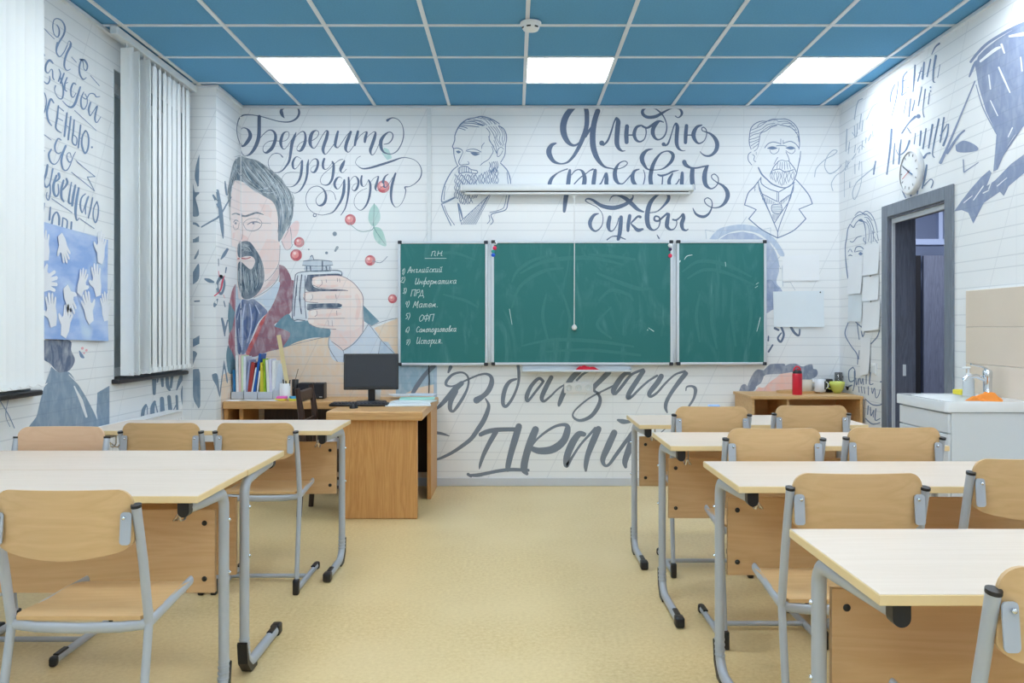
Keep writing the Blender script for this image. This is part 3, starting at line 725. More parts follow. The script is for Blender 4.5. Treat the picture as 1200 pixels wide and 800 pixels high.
# ------------------------------------------------------------------ wall clock
cc = on_x(1070.5, 201, XR)
ck = thing('wall_clock', 'round white wall clock hung above the door', 'clock', (XR, cc.y, cc.z))
R_ = Matrix.Rotation(-PI/2, 4, 'Y')
MB().lathe([(.128,.034),(.142,.036),(.15,.028),(.15,.0),(0,.0)], (0,0,0), 48, R_).build('clock_case', M_white, ck)
MB().lathe([(0,.028),(.132,.028)], (0,0,0), 48, R_).build('dial', M_paper, ck)
d = MB()
for i in range(12):
    a = i*PI/6; d.box(-.0315,-.0295,-.0025,.0025,.10,.118, M=Matrix.Rotation(a,4,'X'))
d.build('hour_marks', plain('clock_marks', (120,126,140), .6), ck)
for nm, a, ln, col in (('hour_hand', 118, .06, (70,120,170)), ('minute_hand', 300, .095, (90,110,130)), ('second_hand', 250, .10, (214,90,80))):
    MB().box(-.034,-.032,-.004 if 'sec' not in nm else -.0015,.004 if 'sec' not in nm else .0015,-.015,ln, M=Matrix.Rotation(math.radians(a),4,'X')).build(nm, plain(nm, col, .5), ck)

# ------------------------------------------------------------------ low open cupboard with mugs
cb = thing('low_cupboard', 'low open-fronted oak cupboard against the back wall on the right', 'cupboard', (2.19, 6.67, 0))
x0, x1, y0, y1, H = -.41, .415, -.25, .25, .766
for n_, a in (('top_board', (x0-.015, x1+.002, y0-.012, y1, H-.022, H)), ('side_panel', (x0, x0+.018, y0, y1, 0, H-.022)), ('side_panel', (x1-.018, x1, y0, y1, 0, H-.022)),
              ('divider', (-.15, -.132, y0+.005, y1, .06, H-.022)), ('bottom_board', (x0+.018, x1-.018, y0+.005, y1, .05, .068)), ('shelf', (-.132, x1-.018, y0+.01, y1, .40, .418)), ('shelf', (x0+.018, -.15, y0+.01, y1, .40, .418)), ('back_board', (x0+.018, x1-.018, y1-.01, y1-.004, .068, H-.022))):
    MB().box(*a, .001).build(n_, M_oak, cb)
CT = .766
def cup(label, px, pyb, prof, mat, handle=None, name='mug', cat='mug', group='mugs on the low cupboard', Y=None):
    Y = Y or (EYE-CT)*F/(pyb-CY); X = (px-CX)*Y/F
    t = thing(name, label, cat, (X, Y, CT), 0, group)
    MB().lathe(prof, (0,0,0), 28).build('body', mat, t)
    if handle:
        s, r0, zc, rr = handle
        pts = [(s*(r0+rr*.95*math.cos(math.radians(a))), 0, zc+rr*math.sin(math.radians(a))) for a in range(-100, 101, 20)]
        MB().tube(pts, .0045, 8, up=(0,1,0)).build('handle', mat, t)
    return t
def mugprof(r, h, t=.004): return [(0,0),(r*.9,0),(r,.006),(r,h),(r-t,h),(r-t,.008),(0,.008)]
M_mbeige = plain('beige_glaze', (214,206,190), .25); M_mwhite = plain('white_glaze', (222,226,232), .2); M_lime = plain('lime_glaze', (206,216,110), .2)
cup('lime green tea cup with its handle on the left', 981, 460.5, [(0,0),(.024,0),(.027,.008),(.032,.012),(.047,.032),(.056,.062),(.059,.09),(.055,.09),(.051,.06),(.040,.03),(.0,.016)], M_lime, (-1, .054, .055, .022), 'tea_cup', 'cup', None)
t = cup('white mug with a black panel between the beige mug and the green cup', 961, 461, mugprof(.042, .10), M_mwhite, (1, .040, .052, .026))
lab = MB(); vs = []; fs = []
for i in range(7):
    a = math.radians(-62+i*7)
    for z in (.02, .085): vs.append((.0428*math.cos(a), .0428*math.sin(a), z))
for i in range(6): fs.append((2*i, 2*i+2, 2*i+3, 2*i+1))
lab.add(vs, fs, True).build('black_panel', M_black, t)
cup('beige mug behind the red bottle', 945, 457.5, mugprof(.045, .09), M_mbeige, (1, .044, .046, .026), Y=6.74)
cup('tall white mug behind the black-panelled one', 957.5, 456, mugprof(.047, .105), M_mwhite, None, Y=6.79)
cup('squat black tin behind the green cup', 967.5, 455, [(0,0),(.055,0),(.055,.098),(.05,.104),(0,.104)], M_black, None, 'dark_tin', 'tin', None, Y=6.85)
cup('clear drinking glass standing at the back of the cupboard top', 982.5, 455, mugprof(.03, .155, .003), plain('drinking_glass', (230,236,240), .05, trans=.9), None, 'drinking_glass', 'glass', None, Y=6.86)
cup('black travel mug at the back, right of the clear glass', 992.5, 455, [(0,0),(.022,0),(.026,.02),(.03,.14),(.031,.15),(.02,.155),(0,.155)], M_black, (-1, .028, .10, .02), 'travel_mug', 'mug', None, Y=6.87)
cup('glossy black bowl at the wall end of the cupboard top', 1000, 457, [(0,0),(.02,0),(.05,.02),(.06,.05),(.056,.05),(.045,.022),(0,.01)], M_black, None, 'black_bowl', 'bowl', None, Y=6.78)
# tray/board behind the bottle
t = thing('serving_board', 'oval wooden serving board lying behind the red bottle', 'board', ((936-CX)*6.76/F, 6.76, CT)); 
t.location.x = 2.235
MB().prism([(.17*math.cos(2*PI*i/28), .10*math.sin(2*PI*i/28)) for i in range(28)], .012).build('board', M_oak, t)
MB().tube([(.165*math.cos(2*PI*i/28), .097*math.sin(2*PI*i/28), .014) for i in range(28)], .004, 6, closed=True).build('rim', M_oak, t)
for o in list(bpy.data.objects):
    if o.name.startswith('mug') and 'beige' in o.get('label',''): o.location.z = CT+.013
# red bottle
Yb = 6.56; bt = thing('drinking_bottle', 'tall red metal drinking bottle with a black and red cap', 'bottle', ((934.3-CX)*Yb/F, Yb, CT))
M_rb = plain('red_enamel', (214,26,56), .3, coat=.3)
MB().lathe([(0,0),(.035,0),(.037,.004),(.037,.155),(.035,.162),(.032,.163)], (0,0,0), 28).build('body', M_rb, bt)
cp = MB().lathe([(.034,.162),(.034,.176),(.028,.184),(.022,.190),(0,.19)], (0,0,0), 28).build('cap', M_black, bt)
MB().tube([(-.026,0,.178),(-.022,0,.20),(-.008,0,.215),(.010,0,.212),(.022,0,.198),(.026,0,.178)], .007, 10, up=(0,1,0)).build('carry_loop', M_rb, cp)
MB().box(-.008,.010,-.02,-.005,.178,.20,.004).build('spout', M_rb, cp)

# ------------------------------------------------------------------ washbasin cabinet
wx0, wx1, wy0, wy1, wz = 2.17, XR-.015, 4.31, 4.88, .905
wb = thing('washbasin_cabinet', 'white washbasin cabinet standing against the wall beside the door', 'cabinet', ((wx0+wx1)/2, (wy0+wy1)/2, 0))
ox, oy = (wx0+wx1)/2, (wy0+wy1)/2
M_cab = plain('white_gloss_cabinet', (224,231,238), .25, noise=.01); M_cer = plain('white_ceramic', (234,238,242), .12, noise=.01, coat=.3)
W2_, D2_ = (wx1-wx0)/2, (wy1-wy0)/2
MB().box(-W2_+.03, W2_-.0, -D2_+.012, D2_-.012, .08, wz-.055, .002).build('carcass', M_cab, wb)
dr = MB().box(-W2_+.012, -W2_+.029, -D2_+.014, D2_-.014, wz-.16, wz-.062, .003).build('drawer', M_cab, wb)
for s in (-1, 1):
    dd = MB().box(-W2_+.012, -W2_+.029, (-D2_+.014 if s < 0 else .003), (-.003 if s < 0 else D2_-.014), .085, wz-.165, .003).build('door', M_cab, wb)
    if 1:
        hy = s*(.14); pts = [(-W2_+.012, hy-.05, wz-.205), (-W2_-.012, hy-.045, wz-.205), (-W2_-.012, hy+.045, wz-.205), (-W2_+.012, hy+.05, wz-.205)]
        MB().tube(pts, .006, 10, up=(0,0,1)).build('handle', M_chrome, dd)
        MB().box(-W2_+.006, -W2_+.012, hy-.06, hy+.06, wz-.225, wz-.185, .006).build('handle_plate', M_chrome, dd)
for sx in (-1, 1):
    for sy in (-1, 1): MB().lathe([(0,0),(.018,0),(.018,.082),(0,.082)], (sx*(W2_-.06), sy*(D2_-.06), 0), 12).build('foot', M_chrome, wb)
# ceramic basin: rim slab with a sunk rectangular bowl
def basin():
    o = rrect(-W2_-.004, W2_, -D2_, D2_, .02, 4); n = len(o)
    i1 = rrect(-W2_+.04, W2_-.11, -D2_+.05, D2_-.05, .05, 4); i2 = rrect(-W2_+.07, W2_-.14, -D2_+.09, D2_-.09, .05, 4)
    vs = []
    for ring, z in ((o, wz-.052), (o, wz-.006), ([(x*.99, y*.99) for x, y in o], wz), (i1, wz-.004), (i1, wz-.012), (i2, wz-.11)):
        vs += [(x, y, z) for x, y in ring]
    fs = [tuple(range(n-1, -1, -1))]
    for r_ in range(5):
        for i in range(n): fs.append((r_*n+i, r_*n+(i+1) % n, (r_+1)*n+(i+1) % n, (r_+1)*n+i))
    fs.append(tuple(5*n+i for i in range(n)))
    return MB().add(vs, fs)
bs = basin().build('basin', M_cer, wb); fix_normals(bs); autosmooth(bs, 40)
def at_top(px, py, z=wz): Y = (EYE-z)*F/(py-CY); return (px-CX)*Y/F, Y
# tap
tp = thing('mixer_tap', 'chrome mixer tap standing on the washbasin', 'tap', (2.545, 4.62, wz-.002))
MB().lathe([(0,0),(.028,0),(.028,.006),(.022,.012),(.022,.10),(.024,.105),(.024,.14),(.016,.15),(0,.152)], (0,0,0), 20).build('tap_body', M_chrome, tp)
MB().tube([(-.015,0,.095),(-.06,0,.115),(-.11,0,.11),(-.13,0,.09)], .013, 12, flat=.9, up=(0,1,0)).build('spout', M_chrome, tp)
MB().tube([(.0,0,.15),(-.03,0,.165),(-.09,0,.178)], .009, 10, flat=.6, up=(0,1,0)).build('lever', M_chrome, tp)
# soap bottle, sponge, orange cloth
X, Y = at_top(1134, 463.5)
X, Y = 2.42, 4.60
sb = thing('soap_dispenser', 'clear and white pump soap dispenser on the washbasin rim', 'soap dispenser', (2.485, 4.70, wz-.001))
MB().lathe([(0,0),(.028,0),(.03,.006),(.03,.085),(.022,.10),(.012,.108),(.012,.118)], (0,0,0), 20).build('bottle_body', plain('milky_soap_plastic', (226,234,240), .2, trans=.3), sb)
ph = MB(); ph.lathe([(.014,.110),(.014,.124),(.006,.126),(.005,.15),(0,.15)], (0,0,0), 14); ph.box(-.035,.01,-.007,.007,.148,.16,.004); ph.build('pump_head', M_white, sb)
sg = tag(MB().box(-.03,.03,-.045,.045,0,.028,.006,seg=2).build('kitchen_sponge', plain('yellow_sponge', (236,220,72), .9, bump=.5, scale=300)), 'yellow sponge on the washbasin rim beside the soap', 'sponge'); sg.location = (2.50, 4.80, wz-.001)
oc = thing('orange_cloth', 'crumpled orange cleaning cloth on the front of the washbasin', 'cloth', (2.42, 4.40, wz-.002))
crumple('folded_fabric', plain('orange_microfibre', (244,150,66), .9, bump=.4, scale=80), oc, .085, .045, .05, 5)

# ------------------------------------------------------------------ things on the teacher's desk
def desk_at(px, Y, z=DZ): return Vector(((px-CX)*Y/F, Y, z))
# monitor
m0, m1 = on_y(403, 416, 6.36), on_y(463, 455, 6.36)
mo = thing('computer_monitor', 'black computer monitor on a stand on the teacher desk', 'monitor', ((m0.x+m1.x)/2+.01, 6.38, DZ), math.radians(6))
mw, mh, mz = .40, m0.z-m1.z+.02, (m0.z+m1.z)/2-DZ
sh = Matrix.Translation((0,0,mz))@Matrix.Rotation(math.radians(-6),4,'X')
cs = MB().box(-mw/2, mw/2, -.012, .022, -mh/2, mh/2, .004, M=sh).build('screen_case', M_black, mo)
MB().box(-mw/2+.012, mw/2-.012, -.0128, -.0115, -mh/2+.022, mh/2-.012, M=sh).build('screen', plain('dark_screen', (34,38,48), .22, spec=.6), cs)
st = MB(); st.box(-.026,.026,.025,.05,.01,mz,.004); st.build('stand_neck', M_black, mo)
MB().prism([(.11*math.cos(2*PI*i/24), .02+.075*math.sin(2*PI*i/24)) for i in range(24)], .012).build('stand_foot', M_black, mo)
# keyboard, mouse
kb = thing('keyboard', 'black keyboard in front of the monitor', 'keyboard', (desk_at(420.5, 6.10).x, 6.12, DZ), math.radians(2))
MB().box(-.205,.205,-.07,.07,0,.02,.008,seg=2).build('keyboard_case', M_black, kb)
km = MB()
for r_ in range(5):
    for c_ in range(15): km.box(-.19+c_*.0255,-.19+c_*.0255+.021,-.058+r_*.024,-.058+r_*.024+.02,.018,.026,.002)
ko = km.build('keys', plain('key_grey_black', (44,46,54), .5), kb); ko['kind'] = 'stuff'
ms = thing('computer_mouse', 'small black mouse in front of the keyboard on the desk wing', 'mouse', (desk_at(414.2, 5.93).x, 5.94, DZ))
vs = []; fs = []
for j in range(9):
    v = j/8
    for i in range(16):
        a = 2*PI*i/16; rr = math.cos(v*PI/2); vs.append((.029*math.cos(a)*rr, .05*math.sin(a)*rr, .034*math.sin(v*PI/2)*(1-.15*math.sin(a))))
for j in range(8):
    for i in range(16): fs.append((j*16+i, j*16+(i+1) % 16, (j+1)*16+(i+1) % 16, (j+1)*16+i))
MB().add(vs, fs, True).build('mouse_shell', M_black, ms); MB().box(-.003,.003,.012,.03,.028,.036,.002).build('scroll_wheel', M_grey, ms)
# speakers
M_spk = plain('black_speaker_cloth', (30,31,40), .7)
for px0, px1, lab in ((350, 366.5, 'left one of the two small black desk speakers, behind the wooden chair'), (367.5, 380.5, 'right one of the two small black desk speakers, nearer the monitor')):
    a, b = desk_at(px0, 6.72), desk_at(px1, 6.72)
    s_ = thing('desk_speaker', lab, 'speaker', ((a.x+b.x)/2, 6.74, DZ), 0, 'desk speakers')
    w_ = (b.x-a.x)/2
    MB().box(-w_, w_, -.05, .06, 0, .125, .005).build('speaker_case', M_black, s_); MB().box(-w_+.006, w_-.006, -.055, -.049, .008, .118, .003).build('speaker_grille', M_spk, s_)
    MB().box(w_-.035, w_-.012, -.057, -.054, .014, .02).build('maker_badge', M_alu, s_)
# white tub beside monitor stand
tb = thing('paper_cup', 'white cup on the desk behind the monitor stand', 'cup', (desk_at(441.5, 6.62).x, 6.62, DZ))
MB().lathe([(0,0),(.028,0),(.034,.08),(.031,.08),(.026,.004),(0,.004)], (0,0,0), 20).build('cup_wall', M_white, tb)
# paper stack right
stack = [(478,474.5,8,(222,230,236),.16,.11,'bottom white sheet of the paper pile on the right of the desk'),(485,472,-10,(216,226,230),.15,.10,'second sheet of the paper pile on the right of the desk'),(489,470,4,(172,226,214),.13,.095,'mint green folder on top of the paper pile on the desk'),(476,467,20,(226,232,240),.12,.09,'loose white sheet at the back of the paper pile'),(496,468,-6,(206,216,232),.09,.08,'small bluish sheet at the right edge of the paper pile')]
for i, (px, py, a, rgb, w_, d_, lab) in enumerate(stack):
    Y = (EYE-DZ)*F/(py-CY); X = (px-CX)*Y/F
    o = MB().box(-w_, w_, -d_, d_, 0, .008, .001).build('paper_pile_sheet', plain('paper_%d' % i, rgb, .8)); o.location = (X, min(Y, 6.82), DZ+.0005+.0085*i); o.rotation_euler = (0, 0, math.radians(a))
    tag(o, lab, 'paper', 'papers on the teacher desk')
# flat white papers at the left of the rear desk
for i, (px, Y, a, lab) in enumerate([(288, 6.56, 6, 'flat white sheet on the desk before the magazine racks, left one'), (305, 6.54, -5, 'flat white sheet on the desk before the magazine racks, right one')]):
    o = MB().box(-.14,.14,-.05,.05,0,.002).build('loose_sheet', M_paper); o.location = (desk_at(px, Y).x, Y, DZ+.0005+.0025*i); o.rotation_euler = (0,0,math.radians(a)); tag(o, lab, 'paper', 'papers on the teacher desk')
# magazine racks: three open bins with books
Yr = 6.72
M_bin = plain('pale_grey_bin_plastic', (196,206,220), .4)
def Xr(px): return (px-CX)*Yr/F
def Zr(py): return EYE-(py-CY)*Yr/F
labs = ['left magazine rack holding blue and white folders', 'middle magazine rack holding a red book and blue folders', 'right magazine rack holding green and white folders']
for i, (a, b) in enumerate(((273.5, 288), (288.3, 304), (304.3, 322))):
    x0, x1 = Xr(a), Xr(b); t = thing('magazine_rack', labs[i], 'magazine rack', ((x0+x1)/2, Yr, DZ), 0, 'magazine racks on the teacher desk'); hw = (x1-x0)/2
    mb = MB(); mb.box(-hw, hw, -.055, -.051, 0, .058); mb.box(-hw, hw, .11, .114, 0, .25); mb.box(-hw, hw, -.055, .114, 0, .003)
    for s in (-1, 1):
        X = s*(hw-.0015)
        mb.prism([(-.055,0),(.114,0),(.114,.25),(.06,.25),(-.055,.058)], .002, Matrix(((0,0,1,X-.001),(1,0,0,0),(0,1,0,0),(0,0,0,1))))
    mb.build('bin', M_bin, t)
t = thing('magazine_rack', 'tall pale end rack, tilted, right of the other three', 'magazine rack', (Xr(327), Yr, DZ), 0, 'magazine racks on the teacher desk')
MB().prism([(-.05,0),(.114,0),(.114,.27),(.05,.27),(-.05,.07)], .055, Matrix(((0,0,1,-.03),(1,0,0,0),(0,1,0,0),(0,0,0,1)))).build('bin', M_bin, t)
books = [  # px bottom, px top, top py, width px, colour, label
 (277.0, 276.0, 433, 2.6, (40,120,176), 'short blue folder at the far left of the left rack'),
 (280.5, 279.5, 416, 3.0, (236,240,246), 'white book, tallest in the left rack beside the blue folder'),
 (283.2, 283.0, 415, 2.6, (232,206,206), 'white book with a pink spine edge in the left rack'),
 (286.0, 286.0, 416, 2.4, (214,232,200), 'pale green and white book in the left rack'),
 (288.5, 289.0, 417, 3.0, (226,232,244), 'white book with grey markings in the left rack'),
 (290.2, 294.5, 421, 2.4, (150,160,196), 'grey-blue book leaning in the middle rack'),
 (293.0, 298.6, 424, 4.0, (170,62,58), 'brick red book leaning in the middle rack'),
 (296.0, 302.0, 430, 1.6, (238,242,248), 'thin white brochure leaning across the middle rack'),
 (298.6, 306.6, 414, 2.6, (24,92,178), 'long royal blue folder leaning in the middle rack'),
 (302.6, 306.4, 434, 1.8, (232,236,242), 'white brochure right of the long blue folder'),
 (308.5, 309.0, 424, 3.8, (206,198,60), 'yellow patterned booklet in the right rack'),
 (312.5, 311.0, 420, 2.6, (150,190,40), 'lime green folder in the right rack'),
 (316.5, 314.5, 421, 3.0, (230,236,226), 'white folder beside the lime one in the right rack'),
 (319.5, 318.0, 420, 3.2, (214,216,236), 'lavender white folder in the right rack'),
 (322.5, 322.5, 422, 3.6, (234,240,244), 'broad white folder at the right of the right rack'),
]
for pb, pt, ty, wpx, rgb, lab in books:
    xb, xt, z1, hw = Xr(pb), Xr(pt), Zr(ty), wpx/2*Yr/F
    hgt = z1-DZ; a = math.atan2(xt-xb, hgt-.01); 
    cx = xb
    o = thing('folder' if 'folder' in lab else 'book', lab, 'folder' if 'folder' in lab else 'book', (cx, Yr, DZ+.004+hw*abs(math.sin(a))), 0, 'books and folders in the desk racks')
    R2_ = Matrix.Rotation(a, 4, 'Y'); LN = (hgt-.006)/math.cos(a)
    MB().box(-hw*.92, hw*.92, -.038, .10, .002, LN-.002, M=R2_).build('pages', M_paper, o)
    cv = MB(); cv.box(-hw, -hw*.80, -.042, .102, 0, LN, M=R2_); cv.box(hw*.80, hw, -.042, .102, 0, LN, M=R2_); cv.box(-hw, hw, -.0445, -.0405, 0, LN, M=R2_)
    cv.build('cover', plain('cover_%d_%d_%d' % rgb, rgb, .45, noise=.12, scale=40), o)
# pen pot with pens and wooden ruler
pp = thing('pen_pot', 'white cylindrical pen pot on the desk', 'pen pot', (Xr(336.5), 6.66, DZ))
MB().lathe([(0,0),(.040,0),(.041,.004),(.041,.125),(.038,.125),(.038,.006),(0,.006)], (0,0,0), 26).build('pot_wall', M_white, pp)
def stick(name, lab, cat, pxb, pyb, pxt, pyt, r, mat, Y=6.66, flat=False, w=.02, group=None):
    a, b = on_y(pxb, pyb, Y), on_y(pxt, pyt, Y); a.z = max(a.z, DZ+.012)
    if flat:
        d = (b-a); L = d.length; d.normalize(); yv = Vector((0,1,0)); xv = yv.cross(d).normalized(); yv = d.cross(xv); q = Matrix.Translation(a)@Matrix(((xv.x,yv.x,d.x,0),(xv.y,yv.y,d.y,0),(xv.z,yv.z,d.z,0),(0,0,0,1)))
        o = MB().box(-w, w, -.003, .003, 0, L, .001, M=q).build(name, mat)
    else: o = MB().tube([a, b], r, 8).build(name, mat)
    tag(o, lab, cat, group); return o
M_ruler = plain('pale_wood_ruler', (224,208,160), .5)
stick('wooden_ruler', 'long pale wooden ruler standing in the pen pot', 'ruler', 338.5, 460, 326.5, 392.5, 0, M_ruler, 6.66, True, .0155)
stick('paint_brush', 'thin brown brush leaning right out of the black pencil cup', 'brush', 343.5, 455, 349.5, 432, .003, plain('brush_wood', (150,120,84), .5), 6.72)
for i, (pb, pt, ty) in enumerate([(333.5,332,444.5),(336,335,446),(338,340,445)]):
    stick('pen', ['black pen at the left of the white pen pot','black pen in the middle of the white pen pot','black pen at the right of the white pen pot'][i], 'pen', pb, 460, pt, ty, .0045, M_black, 6.65, group='pens in the pen pot')
bc = thing('pencil_cup', 'slim black pencil cup behind the white pen pot', 'pencil cup', (Xr(345.3), 6.74, DZ))
MB().lathe([(0,0),(.024,0),(.026,.15),(.023,.15),(.022,.004),(0,.004)], (0,0,0), 20).build('cup_wall', M_black, bc)
for i, (px, rgb, z, lab) in enumerate([(329.5,(244,226,90),0,'yellow block of sticky notes left of the pen pot'),(330.5,(240,110,200),.016,'pink block of sticky notes on top of the yellow one'),(344.5,(226,226,70),0,'yellow-green block of sticky notes right of the pen pot'),(346,(70,170,226),.016,'light blue block of sticky notes on the yellow-green one')]):
    o = MB().box(-.038,.038,-.035,.035,0,.016,.001).build('sticky_note_block', plain('note_%d' % i, rgb, .7)); o.location = ((px-CX)*6.56/F, 6.56, DZ+z+.0005); o.rotation_euler = (0,0,.15*i); tag(o, lab, 'sticky notes', 'sticky note blocks')
# white bag on the wooden chair seat
bg = thing('plastic_bag', 'crumpled white plastic bag on the dark wooden chair', 'bag', (-1.26, 5.95, .452))
crumple('bag_skin', plain('white_bag_plastic', (224,230,238), .35), bg, .11, .13, .12, 8, jag=.1)
# white box on the left row table by the window
p = on_y(218, 481, 4.75)

# radiator under the second window, small box on the furthest right table
rd = thing('radiator', 'white panel radiator on the wall under the window next to the corner', 'radiator', (XL+.075, 5.5, .12))
MB().box(-.05, .05, -.54, .54, 0, .575, .006).build('radiator_body', M_white, rd)
for i in range(24): MB().box(.05, .054, -.52+i*.045, -.50+i*.045, .04, .53).build('rib', M_white, rd)
MB().box(-.052, .056, -.54, .54, .575, .58, .002).build('top_grille', M_white, rd)
MB().tube([(-.02, .50, 0), (-.02, .50, -.12)], .01, 8).build('pipe', M_white, rd)
p = on_y(836.5, 474, 4.95)
bx = thing('plastic_box', 'small pale blue plastic box on the furthest right table, behind a chair back', 'box', (p.x, 4.95, TZ))
MB().box(-.03, .03, -.02, .02, 0, .062, .003).build('box_body', M_white, bx); MB().box(-.031, .031, -.021, .021, .062, .073, .002).build('lid', plain('pale_blue_lid', (150,186,236), .5), bx)

a, b = on_back(502.5, 428, .012), on_back(502.5, 462, .012)
tag(MB().tube([a, a.lerp(b, .5)+Vector((.004, 0, 0)), b], .004, 8).build('black_cable', M_black), 'thin black cable running down the wall from the board corner to the desk', 'cable')
# ------------------------------------------------------------------ wall prints (lettering and drawings lie on the wallpaper)
from mathutils.geometry import tessellate_polygon
def surf(px, py, off):            # left wall / boxed column / back wall / right wall, whichever is there
    if px < 226: return on_x(px, py, XL+off)
    if px < 254.6: p = on_y(px, py, YCOL-off)
    elif px < 281.7: p = on_x(px, py, XCOL+off)
    elif px < 984.2: p = on_back(px, py, off)
    else: p = on_x(px, py, XR-off)
    return p
def clampz(p): p.z = min(p.z, ZC-.0215); p.z = max(p.z, .066) if p.y > YB-.05 else p.z; return p
def parse(s):
    out = []
    for st in s.split('/'):
        pts = []; w = 8.0
        for tok in st.split():
            a = tok.split(',')
            if len(a) > 2: w = float(a[2])
            pts.append((float(a[0]), float(a[1]), w))
        if pts: out.append(pts)
    return out
def smooth(pts, step):
    if len(pts) < 3: return pts
    P = [pts[0]]+list(pts)+[pts[-1]]; out = []
    for i in range(1, len(P)-2):
        p0, p1, p2, p3 = P[i-1], P[i], P[i+1], P[i+2]
        n = max(2, min(14, int(math.hypot(p2[0]-p1[0], p2[1]-p1[1])/step)))
        for k in range(n):
            t = k/n; t2 = t*t; t3 = t2*t
            out.append(tuple(.5*(2*p1[c]+(p2[c]-p0[c])*t+(2*p0[c]-5*p1[c]+4*p2[c]-p3[c])*t2+(3*p1[c]-p0[c]-3*p2[c]+p3[c])*t3) for c in range(3)))
    out.append(P[-2]); return out
LAYER = [0]
def _z(base): LAYER[0] = (LAYER[0]+1) % 16; return base+LAYER[0]*.000011
def ribbon(mb, pts, off, fn, sharp=False, scale=10.0):
    q = pts if sharp else smooth(pts, 2.2*scale/2)
    if len(q) == 1:
        x, y, w = q[0]; n = 18; vs = [clampz(fn(x+w/2*math.cos(2*PI*i/n), y+w/2*math.sin(2*PI*i/n), off)) for i in range(n)]
        mb.add(vs, [tuple(range(n))]); return
    L, R = [], []
    for i, (x, y, w) in enumerate(q):
        a, b = q[max(i-1, 0)], q[min(i+1, len(q)-1)]; dx, dy = b[0]-a[0], b[1]-a[1]; d = math.hypot(dx, dy) or 1
        nx, ny = -dy/d*w/2, dx/d*w/2; L.append((x+nx, y+ny)); R.append((x-nx, y-ny))
    n = len(q)
    def cap(c, o, w, sgn):     # round end
        x, y = c; a0 = math.atan2(o[1]-y, o[0]-x); return [(x+w/2*math.cos(a0+sgn*PI*k/5), y+w/2*math.sin(a0+sgn*PI*k/5)) for k in range(1, 5)]
    vs = [clampz(fn(x, y, off)) for x, y in L]+[clampz(fn(x, y, off)) for x, y in R]
    fs = [(i, i+1, n+i+1, n+i) for i in range(n-1)]
    for end in (0, n-1):
        x, y, w = q[end]
        if w < scale*.35: continue
        c = cap((x, y), L[end], w, 1 if end == 0 else -1)
        m = len(vs); vs += [clampz(fn(u, v, off)) for u, v in c]
        fs.append(tuple([end]+list(range(m, m+4))+[n+end]))
    mb.add(vs, fs)
def ink(name, T_, data, mat, parent, label=None, base=.0016, sharp=False, wk=1.0, mb=None):
    own = mb is None; mb = mb or MB(); fn, s = T_
    for pts in parse(data):
        ribbon(mb, [(x, y, w*wk) for x, y, w in pts], _z(base), fn, sharp, s)
    if own:
        o = mb.build(name, mat, parent)
        if label: o['label'] = label
        return o
def clip(poly, c, keep_less):
    out = []
    for i in range(len(poly)):
        a, b = poly[i-1], poly[i]; ia = (a[0] < c) == keep_less; ib = (b[0] < c) == keep_less
        if ia != ib: t = (c-a[0])/(b[0]-a[0]); out.append((c, a[1]+t*(b[1]-a[1])))
        if ib: out.append(b)
    return out
class TF:
    def __init__(s, ox, oy, k): s.o = (ox, oy, k)
    def pxy(s, x, y): return (s.o[0]+x/s.o[2], s.o[1]+y/s.o[2])
    def __call__(s, x, y, off): return surf(*s.pxy(x, y), off)
def T(ox, oy, k): return TF(ox, oy, k), k
def _fill(mb, fn, s, data, off):
    for pts in parse(data):
        q = smooth(pts+[pts[0]], 2*s)[:-1] if len(pts) > 5 and pts[0][2] != 1 else pts
        polys = [[fn.pxy(x, y) for x, y, _ in q]]
        for c in (226, 254.6, 281.7, 984.2):
            nxt = []
            for p in polys:
                if any(a[0] < c for a in p) and any(a[0] >= c for a in p): nxt += [clip(p, c, True), clip(p, c, False)]
                else: nxt.append(p)
            polys = nxt
        for p in polys:
            if len(p) < 3: continue
            mx = sum(a[0] for a in p)/len(p)
            if mx < 226: g = lambda a: on_x(a[0], a[1], XL+off)
            elif mx < 254.6: g = lambda a: on_y(a[0], a[1], YCOL-off)
            elif mx < 281.7: g = lambda a: on_x(a[0], a[1], XCOL+off)
            elif mx < 984.2: g = lambda a: on_back(a[0], a[1], off)
            else: g = lambda a: on_x(a[0], a[1], XR-off)
            tri = tessellate_polygon([[Vector((a[0], a[1], 0)) for a in p]])
            mb.add([clampz(g(a)) for a in p], [tuple(t) for t in tri])
def pmat(rgb, parent=None, k_=1.0):
    ax = parent.name[5:] if parent else 'back'; nm = 'print_%d_%d_%d_%s' % (*rgb, ax)
    if nm not in MATS: wall_mat(nm, 'X' if ax in ('back', 'column') else 'Y', -1 if ax == 'right' else 1, rgb=rgb, k_=(.45 if rgb == (138,153,184) or rgb[2]-rgb[0] > 40 and rgb[0] > 115 and rgb[0] < 145 else 1.0))
    return MATS[nm]
def paint(name, T_, data, rgb, parent, label=None, off=.001):
    mb = MB(); _fill(mb, T_[0], T_[1], data, _z(off))
    o = mb.build(name, pmat(rgb, parent), parent)
    if label: o['label'] = label
    return o
M_ink = plain('slate_blue_print', (106,122,148), .8, spec=.15, noise=.14, scale=2)
M_ink2 = plain('grey_brush_print', (126,136,150), .8, spec=.15, noise=.08, scale=6)
M_line = plain('blue_line_print', (122,142,174), .8, spec=.15)
M_thin = plain('pale_line_print', (168,184,202), .8, spec=.15)
M_lett = plain('left_wall_print', (128,152,186), .8, spec=.15)
B, LW, RW, CW = wall_back, wall_left, wall_right, wall_column

